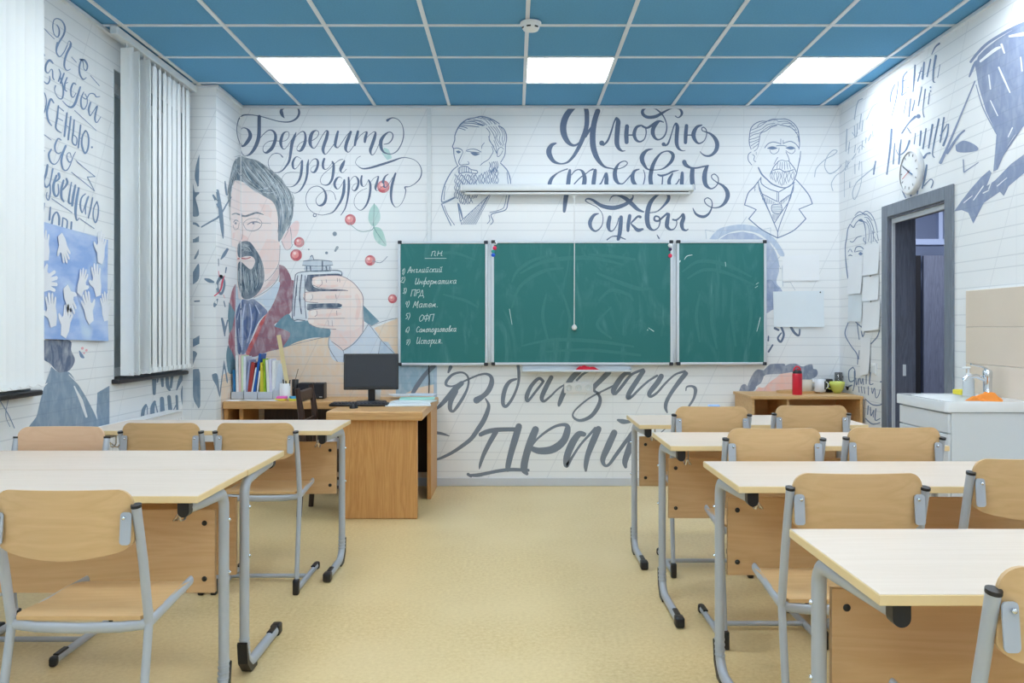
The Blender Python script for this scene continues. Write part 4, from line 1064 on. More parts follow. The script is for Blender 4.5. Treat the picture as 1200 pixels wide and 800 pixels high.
A_ = T(270,120,10); Bq = T(380,120,10); Dq = T(310,180,10); Eq = T(390,180,10)
mb = MB()
ink('', A_, '''640,60,10 600,85,30 598,120,42 615,160,26 632,180,8/780,55,10 800,85,22 805,130,26 780,180,24 730,215,18 660,230,14 560,220,10 450,190,10 360,165,10 240,145,10 150,150,16 105,185,14 85,240,10 75,320,8 85,400,8 110,480,8 125,560,8 150,615,8 190,622,10 230,605,26 275,550,38 310,480,44 332,400,44 337,300,42 337,220,42 338,165,40
/135,515,14 120,440,6 120,370,6 130,310,8 155,298,8 195,310,18 225,350,36 232,400,44 200,460,42 160,505,28 132,515,14
/345,420,8 390,370,8 440,330,10 480,325,14 515,350,26 530,400,34 520,460,38 490,530,40 450,570,36 415,590,20 385,570,8 385,520,6 420,475,6 470,452,8 540,450,8 590,455,6
/600,455,5 650,445,6 685,400,7 685,355,7 660,342,8 620,365,24 595,430,36 590,480,34 605,530,20 630,548,8 670,510,6 720,430,6 760,370,8
/770,350,8 750,400,30 722,480,38 710,560,34 690,680,28 650,750,20 600,803,14 540,822,8 480,805,6 448,740,6 445,680,6 480,620,6 530,595,8 580,605,8 612,640,14
/740,430,6 790,375,6 840,340,10 870,355,20 880,410,28 871,480,36 840,545,36 810,570,20 780,555,6 785,520,6 815,480,6 860,455,6 905,450,6
/920,452,6 970,440,8 1020,400,8 1035,350,8 1005,328,10 960,355,34 937,420,44 935,480,38 955,525,20 985,535,10 1020,490,8 1070,400,8 1115,335,10
/1125,330,14 1140,345,30 1125,420,38 1100,490,38 1085,550,36 1098,598,20 1120,605,8 1160,560,8 1220,480,8''', None, None, mb=mb)
ink('', Bq, '''160,340,24 145,400,34 130,470,34 130,512,26 160,530,10 200,480,8 260,390,8 305,345,10/310,345,28 285,410,38 260,480,38 250,540,34 265,575,16 290,580,8 330,530,8 360,490,8
/395,340,28 380,400,34 365,460,30 358,500,26/365,480,6 410,400,6 470,350,8 500,345,14/498,355,24 480,420,34 475,462,26/480,430,6 530,380,6 580,345,8 600,352,20 590,410,36 560,500,38 540,560,34 550,608,14 575,612,8 610,560,6 640,490,6
/700,490,8 750,480,12 790,440,14 805,390,14 790,355,12 750,350,14 700,390,30 665,450,42 665,520,38 690,575,22 740,600,12 800,600,10 860,560,12 910,470,12 930,370,12 915,270,8 870,205,8 810,180,10 770,190,18 740,210,32''', None, None, mb=mb)
o = mb.build('mural_lettering', M_ink, B); o['label'] = 'first line of the flourished script at the upper left'
mb = MB()
ink('', Dq, '''430,60,4 380,35,8 350,60,20 330,110,28 335,160,24 355,180,10 390,150,6 430,90,8/440,85,24 435,180,32 420,270,28 385,340,20 330,383,10 260,385,4 215,350,4 205,290,4 240,240,4 300,218,5 370,218,4 430,225,2
/515,70,10 505,140,28 500,230,28 480,320,24 440,400,20 400,445,12 350,462,6 300,440,3/520,130,4 560,75,6 600,60,12 625,90,26 620,150,28 595,205,28 570,220,16 540,200,5 550,165,4 590,140,4 640,130,4
/700,60,24 685,110,28 687,160,26 710,185,10 750,165,6 790,110,5/795,95,20 810,130,28 805,220,32 790,300,28 755,355,20 710,370,10 665,350,6 655,300,6 690,240,6 760,180,6 830,110,6 880,75,8 920,65,6
/937,82,16 915,130,40 892,180,36 895,212,16 920,222,6 960,180,6/588,722,44''', None, None, mb=mb)
ink('', Eq, '''110,290,4 75,272,10 40,300,26 20,350,30 32,395,24 60,415,8 100,370,6 130,310,6/135,310,22 132,400,34 120,480,34 90,560,26 40,640,20 0,685,14 -60,708,8 -140,718,6 -230,690,6 -290,630,6 -315,550,6 -305,470,8 -260,405,8 -190,380,8 -130,400,12 -90,450,22 -80,510,28 -95,570,32 -130,603,26 -170,605,12 -195,570,8 -195,530,6 -160,480,5 -100,440,4 -30,435,5 15,470,6 35,540,8
/185,280,20 188,380,28 180,480,24 165,570,18 140,650,14 95,720,8/195,330,4 230,280,6 265,265,8 295,300,24 300,350,26 280,410,26 250,435,14 225,415,6 235,380,5 265,350,4 300,345,4
/340,260,18 332,310,24 337,360,24 355,385,8 385,370,5 410,320,5/420,310,18 440,360,26 435,460,28 415,550,24 380,620,18 330,662,8 280,640,5 250,580,5 265,500,5 320,440,5 400,405,4/440,340,4 480,290,5 530,262,7/535,270,16 520,330,26 502,390,30 505,425,14 530,430,5 590,370,5
/650,240,8 612,270,18 590,330,30 597,380,26 620,395,10 660,350,6 700,280,6/735,230,20 712,300,30 690,390,32 682,480,28 690,560,20 720,615,10 750,628,4 800,590,6 840,510,8 855,430,12 845,392,16 900,385,8 970,345,10 1025,280,14 1040,200,12 1010,120,8 950,70,6 870,48,8 800,50,12 700,85,22 560,130,26 440,165,22 350,175,14 290,140,6 265,100,5 290,50,5 325,30,6''', None, None, mb=mb)
o = mb.build('mural_lettering', M_ink, B); o['label'] = 'second and third lines of the flourished script at the upper left'
paint('print_dot', Dq, '588,706 600,712 603,724 594,732 580,730 575,718', (226,234,240), B, off=.0026)

G1 = T(630,120,10); G2 = T(740,120,10); G3 = T(630,180,10); G4 = T(740,180,10); G5 = T(680,215,8.889)
mb = MB()
ink('', G1, '''545,20,40 572,90,52 578,170,54 574,270,54 555,350,54 520,440,52 480,530,44 420,630,36 350,700,24 270,718,18 190,690,40 142,620,60 133,560,62 165,500,44 215,478,18
/560,20,30 480,20,40 400,75,62 335,160,72 302,260,76 306,360,72 345,450,54 400,498,34 450,498,24 510,455,20/705,100,60 672,200,62 650,320,66 645,420,68 652,520,68 682,620,60 730,700,44 790,755,24 880,775,12/640,280,26 600,335,30 560,400,30
/752,476,60/770,500,20 820,450,24 860,350,20 890,250,16 915,190,20/925,185,30 944,220,52 938,300,58 930,400,58 930,480,56 950,535,40 990,568,20 1025,565,8/1047,280,48 1040,380,52 1043,465,48/1060,382,16 1110,382,16''', None, None, mb=mb)
ink('', G2, '''120,268,16 60,290,34 32,370,42 55,438,32 100,460,20 150,430,14 172,360,14 165,290,16/130,278,24 180,298,24 235,270,30 290,232,30 335,218,20 375,232,12
/320,225,22 262,290,46 250,360,46 280,420,30 325,435,18 380,400,18 410,330,16 410,250,14 385,180,14 350,130,18 290,80,14 220,60,14 160,68,22 128,105,36 145,150,36 200,174,36 280,165,38 350,130,30 420,90,18 490,66,16 560,75,20 590,115,30 580,155,22 545,178,12 515,160,12
/377,490,46/395,505,20 430,480,22 465,380,14 500,270,14 520,245,20/525,250,30 538,290,44 530,400,46 530,480,44 550,535,32 590,565,14 630,565,6/645,272,40 636,380,44 633,470,38/650,382,14 700,382,14
/825,265,14 765,290,36 727,370,50 745,440,38 790,480,20 850,450,12 880,380,12 875,320,12 845,290,12 825,300,12 830,330,12 870,345,14 930,370,26 985,430,44 1005,500,50 985,570,42 930,620,28 870,625,20 825,600,14 805,575,8''', None, None, mb=mb)
o = mb.build('mural_lettering', M_ink, B); o['label'] = 'upper line of the big looped lettering in the middle'
mb = MB()
ink('', G3, '''140,350,48 165,290,38 230,230,16 300,195,14 350,180,14/378,195,30 368,260,48 358,350,50 345,440,52 330,520,54 320,600,48 312,675,34/395,250,10 440,200,14 490,187,14 530,215,34 550,280,48 545,350,52 520,420,46/430,355,14 480,300,14 520,265,14/560,240,12 610,200,12 650,182,20/675,195,38 665,270,48 655,350,48 660,400,40
/690,390,14 740,350,18 770,290,16 795,235,22/805,235,34 808,290,46 806,350,48 830,400,30/880,178,12 950,177,10 1020,150,12 1053,110,12 1020,87,12 960,110,16 920,170,38 905,230,50 915,300,50 950,348,28 1000,350,14 1050,300,14 1085,260,14 1120,220,14
/1190,182,12 1135,205,30 1112,265,46 1122,330,48 1170,380,28 1230,370,14 1250,320,14 1258,250,12 1240,190,8''', None, None, mb=mb)
ink('', G2, '''245,545,10 180,562,30 130,620,52 125,680,52 160,750,34 200,785,18 300,790,10 380,770,18 460,700,36 488,630,42 470,590,34 420,570,16 350,592,18 290,660,34 250,740,44 227,830,48 222,900,50 235,980,46 260,1040,24''', None, None, mb=mb)
ink('', G4, '''310,245,16 350,258,26 420,240,20 480,210,20 550,195,8/365,275,14 360,350,16 350,380,14/480,235,20 445,300,38 442,350,42 470,390,20 530,350,14 560,300,14/595,225,34 592,290,44 590,360,44 610,400,20
/618,95,50 635,130,46 690,163,26 760,167,20 840,152,18 900,140,18/715,185,50 710,260,54 715,350,54 730,415,34/885,150,36 862,220,52 856,300,56 875,370,44 930,410,18 980,390,14 1015,340,12 1015,280,12 975,240,12 940,255,12 945,290,12 1000,335,14 1070,375,30 1120,440,48 1125,510,50 1090,580,38 1030,625,18 950,632,12 880,595,12 855,545,12 890,517,12 935,545,12 945,610,14 915,690,22 860,735,32 800,732,32 750,700,24 720,640,10''', None, None, mb=mb)
o = mb.build('mural_lettering', M_ink, B); o['label'] = 'middle line of the big lettering, crossed by the screen housing'
ink('mural_lettering', G5, '''190,312,10 140,332,32 102,400,42 115,465,30 160,495,18 210,460,12 235,400,10 230,320,8 180,250,8 100,210,8 55,180,12 75,158,18 130,172,26 220,230,38 340,253,44 450,225,40 520,180,34 550,140,14 545,110,12/305,180,6 330,135,12 390,122,20 470,155,40 540,215,44 600,270,34 660,295,14
/307,350,38 292,430,44 305,488,24 340,490,12 380,430,10 400,360,10/425,350,38 420,430,44 410,520,42 395,580,34/280,585,14 330,552,10 390,550,16 470,580,10/515,335,36 500,430,38 497,490,30/625,348,30 600,342,22 560,380,20 530,415,14 560,450,26 600,485,38 650,475,22
/720,305,10 800,290,12 870,230,22 918,165,36 912,115,28 850,105,10 790,130,26 730,200,44 702,290,50 697,380,50 715,450,42 760,485,18 810,460,12 830,400,14 820,350,16 780,342,18 772,378,22 810,390,20 860,350,20 905,310,20/920,320,32 905,400,44 905,450,40 940,480,20 980,470,12 1005,420,10 1000,375,12/965,375,18 1000,380,18 1040,350,16 1070,318,24 1075,360,40 1057,420,42 1070,475,30 1105,488,16 1122,475,10/800,535,8 820,570,16''', M_ink, B, 'small bottom word of the big lettering above the board')

H1 = T(500,420,10); H2 = T(500,490,10); H3 = T(610,490,8); H4 = T(700,420,8); H5 = T(600,420,7.5); K_ = T(480,410,4)
mb = MB()
ink('', H1, '''280,100,46 255,160,24/100,600,20 170,540,46 260,440,60 340,350,70 410,290,56/330,380,84 282,500,60 275,590,48 310,618,30 360,560,38 430,450,36 480,340,26 490,240,24 455,180,22 390,162,24 300,190,30 235,260,36 230,310,30 290,325,20 370,300,20 450,260,22 540,220,22 620,190,24 700,180,28 755,215,42 760,290,60 720,380,62 660,440,58 585,488,80
/690,470,16 725,540,36 712,620,52 665,730,58 600,830,56 520,940,50 420,1020,44 300,1100,38 180,1160,32 105,1185,20/1070,80,34 1080,170,36 1075,280,30 1040,390,30 990,490,34 930,560,36 895,530,44 900,430,52 930,330,50 980,265,40 1050,240,24''', None, None, mb=mb)
ink('', H5, '''275,200,24 235,175,28 170,240,34 130,330,38 140,372,24 200,300,22 270,210,22/345,165,38 300,250,42 262,340,38 280,375,24 340,330,18 400,270,16 460,230,16/590,110,48 520,180,50 462,280,46 422,380,38 412,412,22/570,190,20 620,140,20 670,110,20/850,120,48 780,190,44 722,250,42 725,285,24 770,305,18''', None, None, mb=mb)
ink('', K_, '868,190,8 892,222,14 885,262,20 850,310,18 800,330,14 768,315,10 770,290,8 810,250,8 860,215,8 960,165,9', None, None, mb=mb)
ink('', H4, '''300,135,34 255,145,40 200,210,50 150,300,48 168,330,28 230,260,30 310,160,26 370,125,24 430,105,28/430,120,42 370,210,46 300,320,46 288,370,36 330,350,24 400,280,22 480,210,20 560,160,22/600,165,48 560,230,50 490,320,44 500,355,28 560,320,22 640,230,20 730,150,18 820,120,24/830,140,42 780,200,44 700,310,36 650,400,36 640,460,32 655,505,14/830,300,10 840,265,16 890,260,22 920,290,34 905,370,24 860,445,20''', None, None, mb=mb)
ink('', T(0,0,1), '484,460,4.5 490,450,5.5 498,439,5 508,429,5.5', None, None, mb=mb)
o = mb.build('mural_lettering', M_ink2, B); o['label'] = 'grey brush-written word under the board'
mb = MB()
ink('', H2, '''90,165,34 180,180,32 262,205,12/632,190,50 700,160,56 800,137,54 930,130,50 1040,130,50/810,160,60 740,280,56 670,420,48 628,540,34 618,590,14/1080,95,76 1040,230,80 990,400,72 957,540,66 950,600,54/485,655,36 520,680,30/500,668,30 600,665,44 700,645,40 850,615,40 1000,600,40 1190,608,34''', None, None, mb=mb)
ink('', H3, '''140,105,66 95,220,72 52,350,66 32,470,66 60,520,30/110,250,20 160,190,20 250,118,24 340,70,26 425,62,36 440,110,60 400,215,68 300,290,72 180,305,62 110,285,48/595,150,44 545,150,58 482,240,68 432,370,62 432,445,40 480,370,26 560,250,22 640,160,24 700,95,30/730,100,58 682,210,62 632,340,52 612,440,42 612,490,22/878,135,60 822,260,64 772,380,50 790,440,28 830,432,28 890,350,34 970,240,36 1060,120,40/1060,160,58 1020,280,64 980,400,54 985,455,30''', None, None, mb=mb)
ink('', H4, '192,575,20 240,590,46 310,592,22/600,690,10 680,620,10', None, None, mb=mb)
o = mb.build('mural_lettering', M_ink2, B); o['label'] = 'large grey brush-written capitals near the floor'

# window wall: script in six lines
I1 = T(45,0,13.333); I2 = T(45,50,10); I3 = T(45,120,10); I4 = T(45,190,8.889)
mb = MB()
ink('', I1, '290,390,16 325,460,22 320,550,24 290,580,16 245,530,14 225,430,18 240,320,16 295,290,16 370,330,20 415,430,28 395,540,30 330,650,28 290,740,26 282,800,22/410,790,8 450,700,8 480,638,10 510,680,24 500,740,28/75,430,10 160,520,12 250,610,10', None, None, mb=mb)
ink('', I2, '''222,0,18 212,60,18 215,120,16 250,165,12 300,110,12 340,30,8/380,10,24 372,50,26 340,110,26 310,200,24 305,280,20 335,325,12 375,310,8/390,170,8 445,230,8/610,385,8 715,505,8/490,195,18 545,210,22 575,270,18 560,325,14 530,300,8 525,240,10 505,200,16 480,290,20 490,380,18 525,430,14 560,410,10
/45,100,18 70,150,16/40,170,12 45,250,14/170,240,16 130,205,26 90,260,24 85,330,20 115,355,12 150,310,10 165,330,16 170,410,18 185,435,12/40,400,10 70,460,12 110,480,18 135,430,16 130,390,8/240,310,10 260,370,16 235,450,18/300,360,18 262,470,24/255,400,14 290,520,18 290,620,18 265,660,14 220,630,10 190,560,8 200,505,16
/335,410,16 310,480,20 310,550,18 335,570,10/310,480,10 345,465,8/440,490,12 410,475,20 382,540,22 385,620,18 410,640,12 440,590,8/490,520,20 460,620,26 430,710,30 390,755,26 340,740,14 285,685,8/530,580,12 500,660,20 505,750,20 535,780,14 570,720,12 570,650,12 545,600,10/520,640,10 560,660,12 600,600,12 650,600,14 680,635,14 720,630,8
/180,705,14 145,660,24 115,740,26 100,820,24 120,920,20 155,970,12/40,555,12 75,600,12 95,680,14 80,780,16 45,860,16''', None, None, mb=mb)
ink('', I3, '''612,0,20 590,80,24 605,155,14 640,110,10 690,40,14 670,130,22 662,200,20 685,235,12 730,170,8/235,40,16 220,180,22 205,300,20 265,355,12/235,50,10 295,100,12/225,180,8 285,215,10/335,125,20 320,260,24 305,395,22/380,165,18 365,300,22 350,435,20/325,270,8 370,300,8/420,205,16 410,330,20 397,460,18 440,500,16 450,420,12 410,380,10/495,265,18 480,400,20 467,530,20/475,410,8 515,430,8
/550,330,16 515,400,20 510,500,22 545,595,20 580,540,20 590,430,20 572,350,16 550,330,14/628,525,24/425,95,8 550,210,8 680,330,6/40,355,8 150,440,8/35,545,8 75,570,8/265,440,14 230,425,18 195,500,24 200,570,18 235,600,12 265,580,8/150,550,18 122,610,24 140,690,20 185,725,14 230,690,10 270,600,10 315,515,12/320,510,26 285,600,26 270,690,24 290,780,18 330,795,14 370,740,12 400,650,12 435,580,8/400,670,10 365,700,14 335,650,14 340,600,10 370,590,10 385,640,8/440,680,8 520,750,8''', None, None, mb=mb)
ink('', I4, '''405,0,8 500,78,8 590,150,8/590,150,8 550,152,8 510,155,8/510,155,8 550,230,8 585,300,8/345,105,8 465,200,8 585,300,6/95,30,22 80,120,26 57,200,22 80,260,20 120,215,14 150,70,18/120,220,14 125,310,16 105,395,12 82,360,10 90,315,10/212,120,28 218,165,22 175,205,14/188,140,22 157,240,28 162,320,26 185,355,20 210,320,16 205,230,12/292,172,20 300,220,24 255,285,16/262,190,20 240,280,26 242,370,24 265,410,14
/345,210,12 325,330,18 317,420,22 345,430,10/385,240,20 362,360,28 352,450,24/420,270,22 397,400,28 387,520,26 400,605,14 425,580,8/490,330,12 450,370,16 437,450,18 455,525,12 480,460,8 510,370,10/520,360,18 490,460,18 492,540,12/565,370,14 545,480,16 520,580,14/610,410,14 577,480,14 572,570,14 595,630,14 620,560,16 625,470,14 610,410,12/140,380,8 245,452,8 350,525,8/435,590,8 580,690,8
/60,430,18 45,560,22 45,640,20/125,470,16 115,600,20/140,640,22 155,560,20 190,520,16 215,570,22 215,650,22/255,580,16 245,690,18/260,580,12 300,610,16 295,690,18/345,625,20 340,700,18''', None, None, mb=mb)
o = mb.build('mural_lettering', M_lett, LW); o['label'] = 'slanting blue script between the two windows'
I5 = T(0,250,2.963)
paint('mural_figure', I5, '148,440 240,440 247,475 260,510 240,545 205,552 175,522 148,500', (98,112,138), LW, 'dark hat and head of the painted figure below the blue poster')
paint('mural_figure', I5, '178,532 205,552 238,550 262,580 300,640 335,710 348,760 112,760 128,700 145,630 165,570', (134,156,178), LW, 'grey-blue coat of the painted figure')
paint('mural_figure', I5, '338,622 380,598 380,760 345,760 335,690', (134,156,178), LW)
ink('mural_figure_line', I5, '258,600,4 282,650,12 300,705,8/240,560,3 270,590,3 285,610,3', plain('print_white', (232,236,240), .8), LW, sharp=True)
ink('mural_figure_line', I5, '300,475,9/286,468,10/292,485,7', plain('print_pink', (232,180,190), .8), LW)
ink('mural_figure_line', I5, '276,478,4 284,495,12 290,500,6/0,650,3 30,700,3 50,745,3/30,640,2 20,700,2 35,740,2', M_lett, LW)
# column and window-wall brush letters
c1 = T(215,170,6.154); c2 = T(215,290,7.27); c3 = T(150,380,6.667)
S_ = (122,144,166)
paint('mural_brush_mark', c1, '115,65 100,110 86,170 82,230 92,270 110,295/66,262 80,330 90,340 112,338 112,352 88,378 105,450 112,505 90,515 68,512 62,480/45,555 90,558 114,580 112,592 85,575 50,568/45,685 80,675 112,655 112,697 62,705', S_, CW, 'cut-off brush letters down the face of the column')
paint('mural_brush_mark', c2, '130,10 95,75 88,100 106,96 130,52/52,222 76,215 130,137 130,265 76,316 52,316/57,640 72,640 66,700 60,690', S_, CW)
paint('mural_brush_mark', c3, '487,128 558,86 558,150 489,186/487,225 510,206 540,225 524,270 500,328 488,300/508,352 540,348 562,378 563,640 538,634 508,560 505,400', S_, CW)
ink('mural_brush_stroke', c1, '130,590,10 190,555,12 250,520,14 282,478,12 315,420,10 345,375,7/245,330,22 260,420,26 270,500,30 280,600,24 286,670,8/215,362,14 240,410,20 262,460,20/300,262,8 305,310,14 312,358,12', plain('column_ink', S_, .8), CW)
ink('mural_brush_stroke', c2, '185,268,16 220,282,34 256,294,16/95,458,12 134,455,14/320,98,10 345,62,28 374,15,22/298,98,8 300,155,6/365,170,12 358,213,10/320,245,30 290,300,22 290,350,24 320,395,20 345,340,20 345,280,20 320,245,26/290,440,12 271,480,32 263,500,16/345,458,10 355,502,10/328,605,18 345,680,24 352,752,10/376,620,12 352,720,14', MATS['column_ink'], CW)
ink('mural_brush_stroke', c2, '350,240,5 332,290,14 320,350,14 292,390,10 265,410,10/300,200,4 306,245,5/340,400,3 352,430,3', plain('print_rose', (222,96,120), .8), CW, base=.0028)
paint('mural_brush_mark', c3, '656,392 684,381 702,400 712,490 713,560 690,480 662,430/750,275 781,440 770,450 750,350 722,555 716,530', S_, CW)
paint('mural_brush_mark', c3, '422,482 450,461 474,520 490,640 506,600 507,655 480,695 452,690 422,620 412,540', S_, LW, 'grey brush letters under the window sill')
ink('mural_brush_stroke', c3, '205,425,36 205,540,24/236,405,14 230,450,12/265,405,26 270,480,20/305,400,24 310,480,28 325,512,18/345,400,22 335,490,20/430,395,46 402,450,28 380,512,8/140,630,18 120,670,28 110,745,26/150,640,8 150,700,6/208,605,22 192,650,34 192,725,34/216,620,8 235,710,10/265,580,32 270,700,38/320,565,28 332,685,34/380,560,20 386,680,18/355,670,8 385,610,8', MATS['column_ink'], LW)

# right wall scripts and brushwork
J1 = T(980,80,8); J2 = T(1030,40,7.27); J3 = T(1020,120,6.67); J4 = T(1110,10,3.077); K1 = T(940,170,8.889)
ink('mural_script', J1, '''245,285,10 205,310,8 185,380,8 170,480,8/400,325,10 350,350,8 310,420,6 285,480,6/100,570,8 95,680,10 90,780,6/170,540,8 175,650,8/200,520,8 190,640,8/235,430,10 215,570,8/250,490,8 240,590,8/125,690,8 115,760,8/180,720,8 170,790,6/245,680,8 240,760,8/280,650,8 275,700,6/325,620,10 300,680,8/345,525,8 335,540,6/340,590,8 345,640,6/150,600,6 180,640,6 200,600,6/200,760,6 230,720,6 260,740,6''', M_thin, RW, 'fine pale script high in the corner beside the lamp')
mb = MB()
ink('', J2, '''135,430,10 105,500,12 97,575,12/165,400,6 150,530,8 110,695,5/240,320,8 205,370,12 200,480,14 195,520,10 235,490,6/205,400,8 230,390,6/247,455,12/308,265,12 300,370,14 290,490,8/365,280,6 330,400,12/385,240,14 370,380,18/340,330,6 375,310,6/440,215,12 410,360,14/485,185,20 465,300,16 462,400,12 480,410,6/520,260,6 500,370,6/450,170,8 480,110,12 515,80,16/235,550,5 210,680,5/270,550,10 255,700,10/305,560,6 285,650,12/365,450,10 335,610,10/395,470,12 375,640,8 385,705,10/440,452,16/430,500,8 420,595,10/440,485,14''', None, None, mb=mb)
ink('', J3, '''165,210,16 155,350,16 140,470,12 128,560,12/40,460,10 25,560,12/190,320,8 178,480,10/240,290,8 230,370,14 222,480,12/305,300,14 275,375,12 225,410,6 200,370,5/245,240,10 300,160,10 350,112,20/375,108,34/290,200,8 315,240,8/352,240,6 342,325,8/395,225,14 385,335,12/435,205,10 410,360,12/485,175,16 455,355,12/535,130,14 500,300,12 485,400,8 500,430,8/575,120,14 545,310,12/610,170,10 600,250,14 570,335,18/545,260,8 600,170,8/240,540,8 230,600,10 250,690,10 275,745,8/440,490,14 425,580,18 405,670,12/420,650,8 470,600,8 490,620,8 475,665,10/420,430,20 440,402,12 465,395,14/318,705,14 316,730,14/370,690,12 366,715,10''', None, None, mb=mb)
o = mb.build('mural_script', M_line, RW); o['label'] = 'tall slanting script around the wall clock'
ink('mural_script', K1, '''130,330,8 150,240,8 240,150,8 330,100,8 365,60,8 320,55,8 260,120,8 235,220,8 280,295,10 350,270,10 410,210,8/320,475,8 305,400,8 350,320,8 395,290,8''', M_thin, B, 'pale looping pen tail left of the corner')
ink('mural_script', K1, '''770,170,10 745,240,12 750,300,12/740,240,10 620,340,10 560,400,8 525,500,8 545,565,8 590,480,6 620,350,5 620,170,5/460,160,8 450,260,8/490,20,8 480,90,6/560,90,8 520,150,8/600,40,8 590,80,6/550,200,8 550,300,6/600,170,8 590,260,6/480,170,8 470,240,6/400,290,6 440,250,6 500,170,6/497,380,6 495,440,10/440,280,4 440,540,4''', M_thin, RW)
RS = (138,153,184)
paint('mural_brushwork', J4, '97,192,1 108,184 112,172 130,152 180,112 240,74 290,52 340,50 340,400 290,410 240,460 215,500 182,580 166,588 174,500 178,450 140,370 112,275 104,225', RS, RW, 'large blue-grey brushed shape at the upper right edge')
ink('mural_brushwork', J4, '85,192,9 110,160,10 150,122,10 230,74,10 290,50,12 340,44,12/80,245,6 92,215,10 100,195,8/100,262,5 50,382,6 5,490,9 -24,555,12/104,275,3 130,360,4 178,452,4/0,520,10 40,460,8 62,440,6/58,545,4 60,590,4/60,590,4 112,555,3/178,560,8 240,470,6 300,380,6', plain('brushwork_ink', RS, .8), RW)
paint('mural_brushwork', J4, '30,492 60,476 98,490 113,508 82,518 36,516/26,730,1 50,695 85,650 120,610 152,582 160,592 142,640 172,620 230,560 340,480 340,540 222,640 204,676 190,660 132,700 94,775 76,736 52,726', RS, RW)
ink('mural_brushwork_gap', J4, '186,212,6 205,255,7 226,302,5/150,240,5 156,290,5/156,332,4 182,386,4/196,130,9 206,160,6/265,176,5 270,225,5/235,430,5 220,462,4/120,190,8 170,150,12 190,140,8/225,100,8 275,92,14/95,690,4 130,640,4/60,700,3 90,675,3/180,640,3 215,610,3/150,650,4 165,610,3/130,665,5 150,655,3/160,720,3 170,700,4', plain('print_bare', (236,240,244), .8), RW, base=.0030)
L1 = T(985,240,8.889); L2 = T(985,370,6.154)
ink('mural_face', L1, '''100,200,8 135,235,10 160,190,8 210,150,10 245,190,12 260,260,8/110,190,6 150,130,8 210,100,8 270,100,8 330,160,6/150,110,6 200,70,8 260,110,6/230,90,6 270,65,8 320,100,8 360,180,8 385,290,6/250,130,6 290,140,8 330,210,8 350,290,6/240,170,6 280,200,6 300,280,6 290,380,6/270,150,6 310,220,6 320,300,6 320,400,6/330,270,6 350,340,6 385,395,8/380,300,6 395,370,6/245,340,8 240,370,8 265,400,8 250,410,6/100,200,8 75,260,10 65,340,10 50,420,10 50,520,8 60,640,12 75,760,10/100,380,8 130,385,8 170,340,8 215,325,8/80,490,6 100,460,6 120,490,8/85,530,8 100,522,12 120,530,8/145,490,8 165,440,10 210,435,10 240,460,8/155,490,6 190,480,8 225,480,6/190,510,10 208,508,38 228,510,10/200,160,22 225,170,16/255,230,6 265,330,6 262,390,5/345,260,6 340,380,5''', M_line, RW, 'line-drawn long-haired face behind the pinned papers')
ink('mural_script', L2, '''55,50,6 32,130,8 75,215,7 120,280,8 122,350,5/110,45,8 150,80,8/120,60,6 135,170,6/150,110,8 160,150,8 175,110,6/280,105,6 265,150,8 220,200,8/215,200,4 208,400,4/135,250,6 130,310,6/90,370,8 60,400,8 65,470,8 100,460,8 105,400,6 90,370,6/100,400,8 100,490,8 90,540,6/110,450,8 115,500,6 130,450,6 130,495,6/140,450,8 150,490,6 160,450,6 165,495,6/185,430,8 185,490,6/215,410,10 210,490,8 235,490,6/290,475,12/130,510,6 135,550,6/150,510,6 155,555,6/170,515,6 175,560,6/200,510,6 200,570,6/225,520,6 230,560,6 245,520,6 255,590,6 275,570,6 285,530,5/60,510,12 80,500,10/180,600,6 230,640,8 290,640,8 318,600,6/200,650,10 195,710,8/215,660,8 220,720,8 240,680,6 235,730,6/255,670,8 250,750,8 285,740,6/180,740,8 230,780,8 285,770,6''', M_line, RW, 'handwritten lines beside the low cupboard')

# ring, hair and words beside the board
M1 = T(825,250,8.889)
paint('mural_ring', M1, '55,268 150,165 280,127 400,115 520,132 640,190 750,280 840,430 790,440 735,350 650,268 560,208 420,180 300,190 180,240 145,268', (184,200,222), B, 'pale blue ring drawn behind the right end of the board')
paint('mural_ring', M1, '160,270 250,212 400,190 520,212 625,270/700,330 745,400 778,500 780,600 755,720 810,800 812,950 640,950 640,300', (176,190,216), B)
paint('mural_ring', M1, '640,700 700,690 750,750 810,800 820,900 800,1010 720,1000 640,1020', (150,166,200), B, off=.0013)
ink('mural_line', M1, '15,170,4 60,182,4 110,192,4/15,170,4 25,265,4/380,130,4 445,35,4/620,165,4 695,150,4/695,150,4 690,260,4/680,570,4 790,450,4/690,330,4 800,580,4/835,440,4 815,560,5 822,760,5/820,716,4 900,716,4 950,800,4', M_thin, B, sharp=True)
C7 = T(880,330,5.33); N_ = T(850,420,6.667)
ink('mural_lettering', C7, '150,290,16 172,302,12/190,285,14 205,330,14 187,375,14 168,352,12 190,320,8/250,285,16 275,322,16 300,335,12 305,298,10/110,340,8 108,368,10/136,395,10 110,437,12', M_ink, B, 'few letters showing under the large pinned sheet')
paint('mural_hair', N_, '108,252 125,210 145,200 162,202 170,216 185,180 210,130 235,95 262,84 298,92 325,65 350,45 400,40 462,41 470,55 500,42 550,40 600,62 640,50 680,45 686,80 712,84 722,110 710,140 660,165 600,200 560,110 430,120 310,130 290,180 240,220 220,252', (132,144,166), B, 'painted grey hair rising behind the low cupboard')
paint('mural_hair', N_, '222,290 240,245 300,190 380,160 430,122 530,112 590,140 600,290', (246,204,192), B, off=.0012)
paint('mural_hair', N_, '256,222 285,180 312,137 420,124 340,190 300,226', (236,238,242), B, off=.0015)
paint('mural_strip', T(500,420,10), '80,-10 120,-10 122,1400 86,1400', (176,196,216), B, off=.0007)

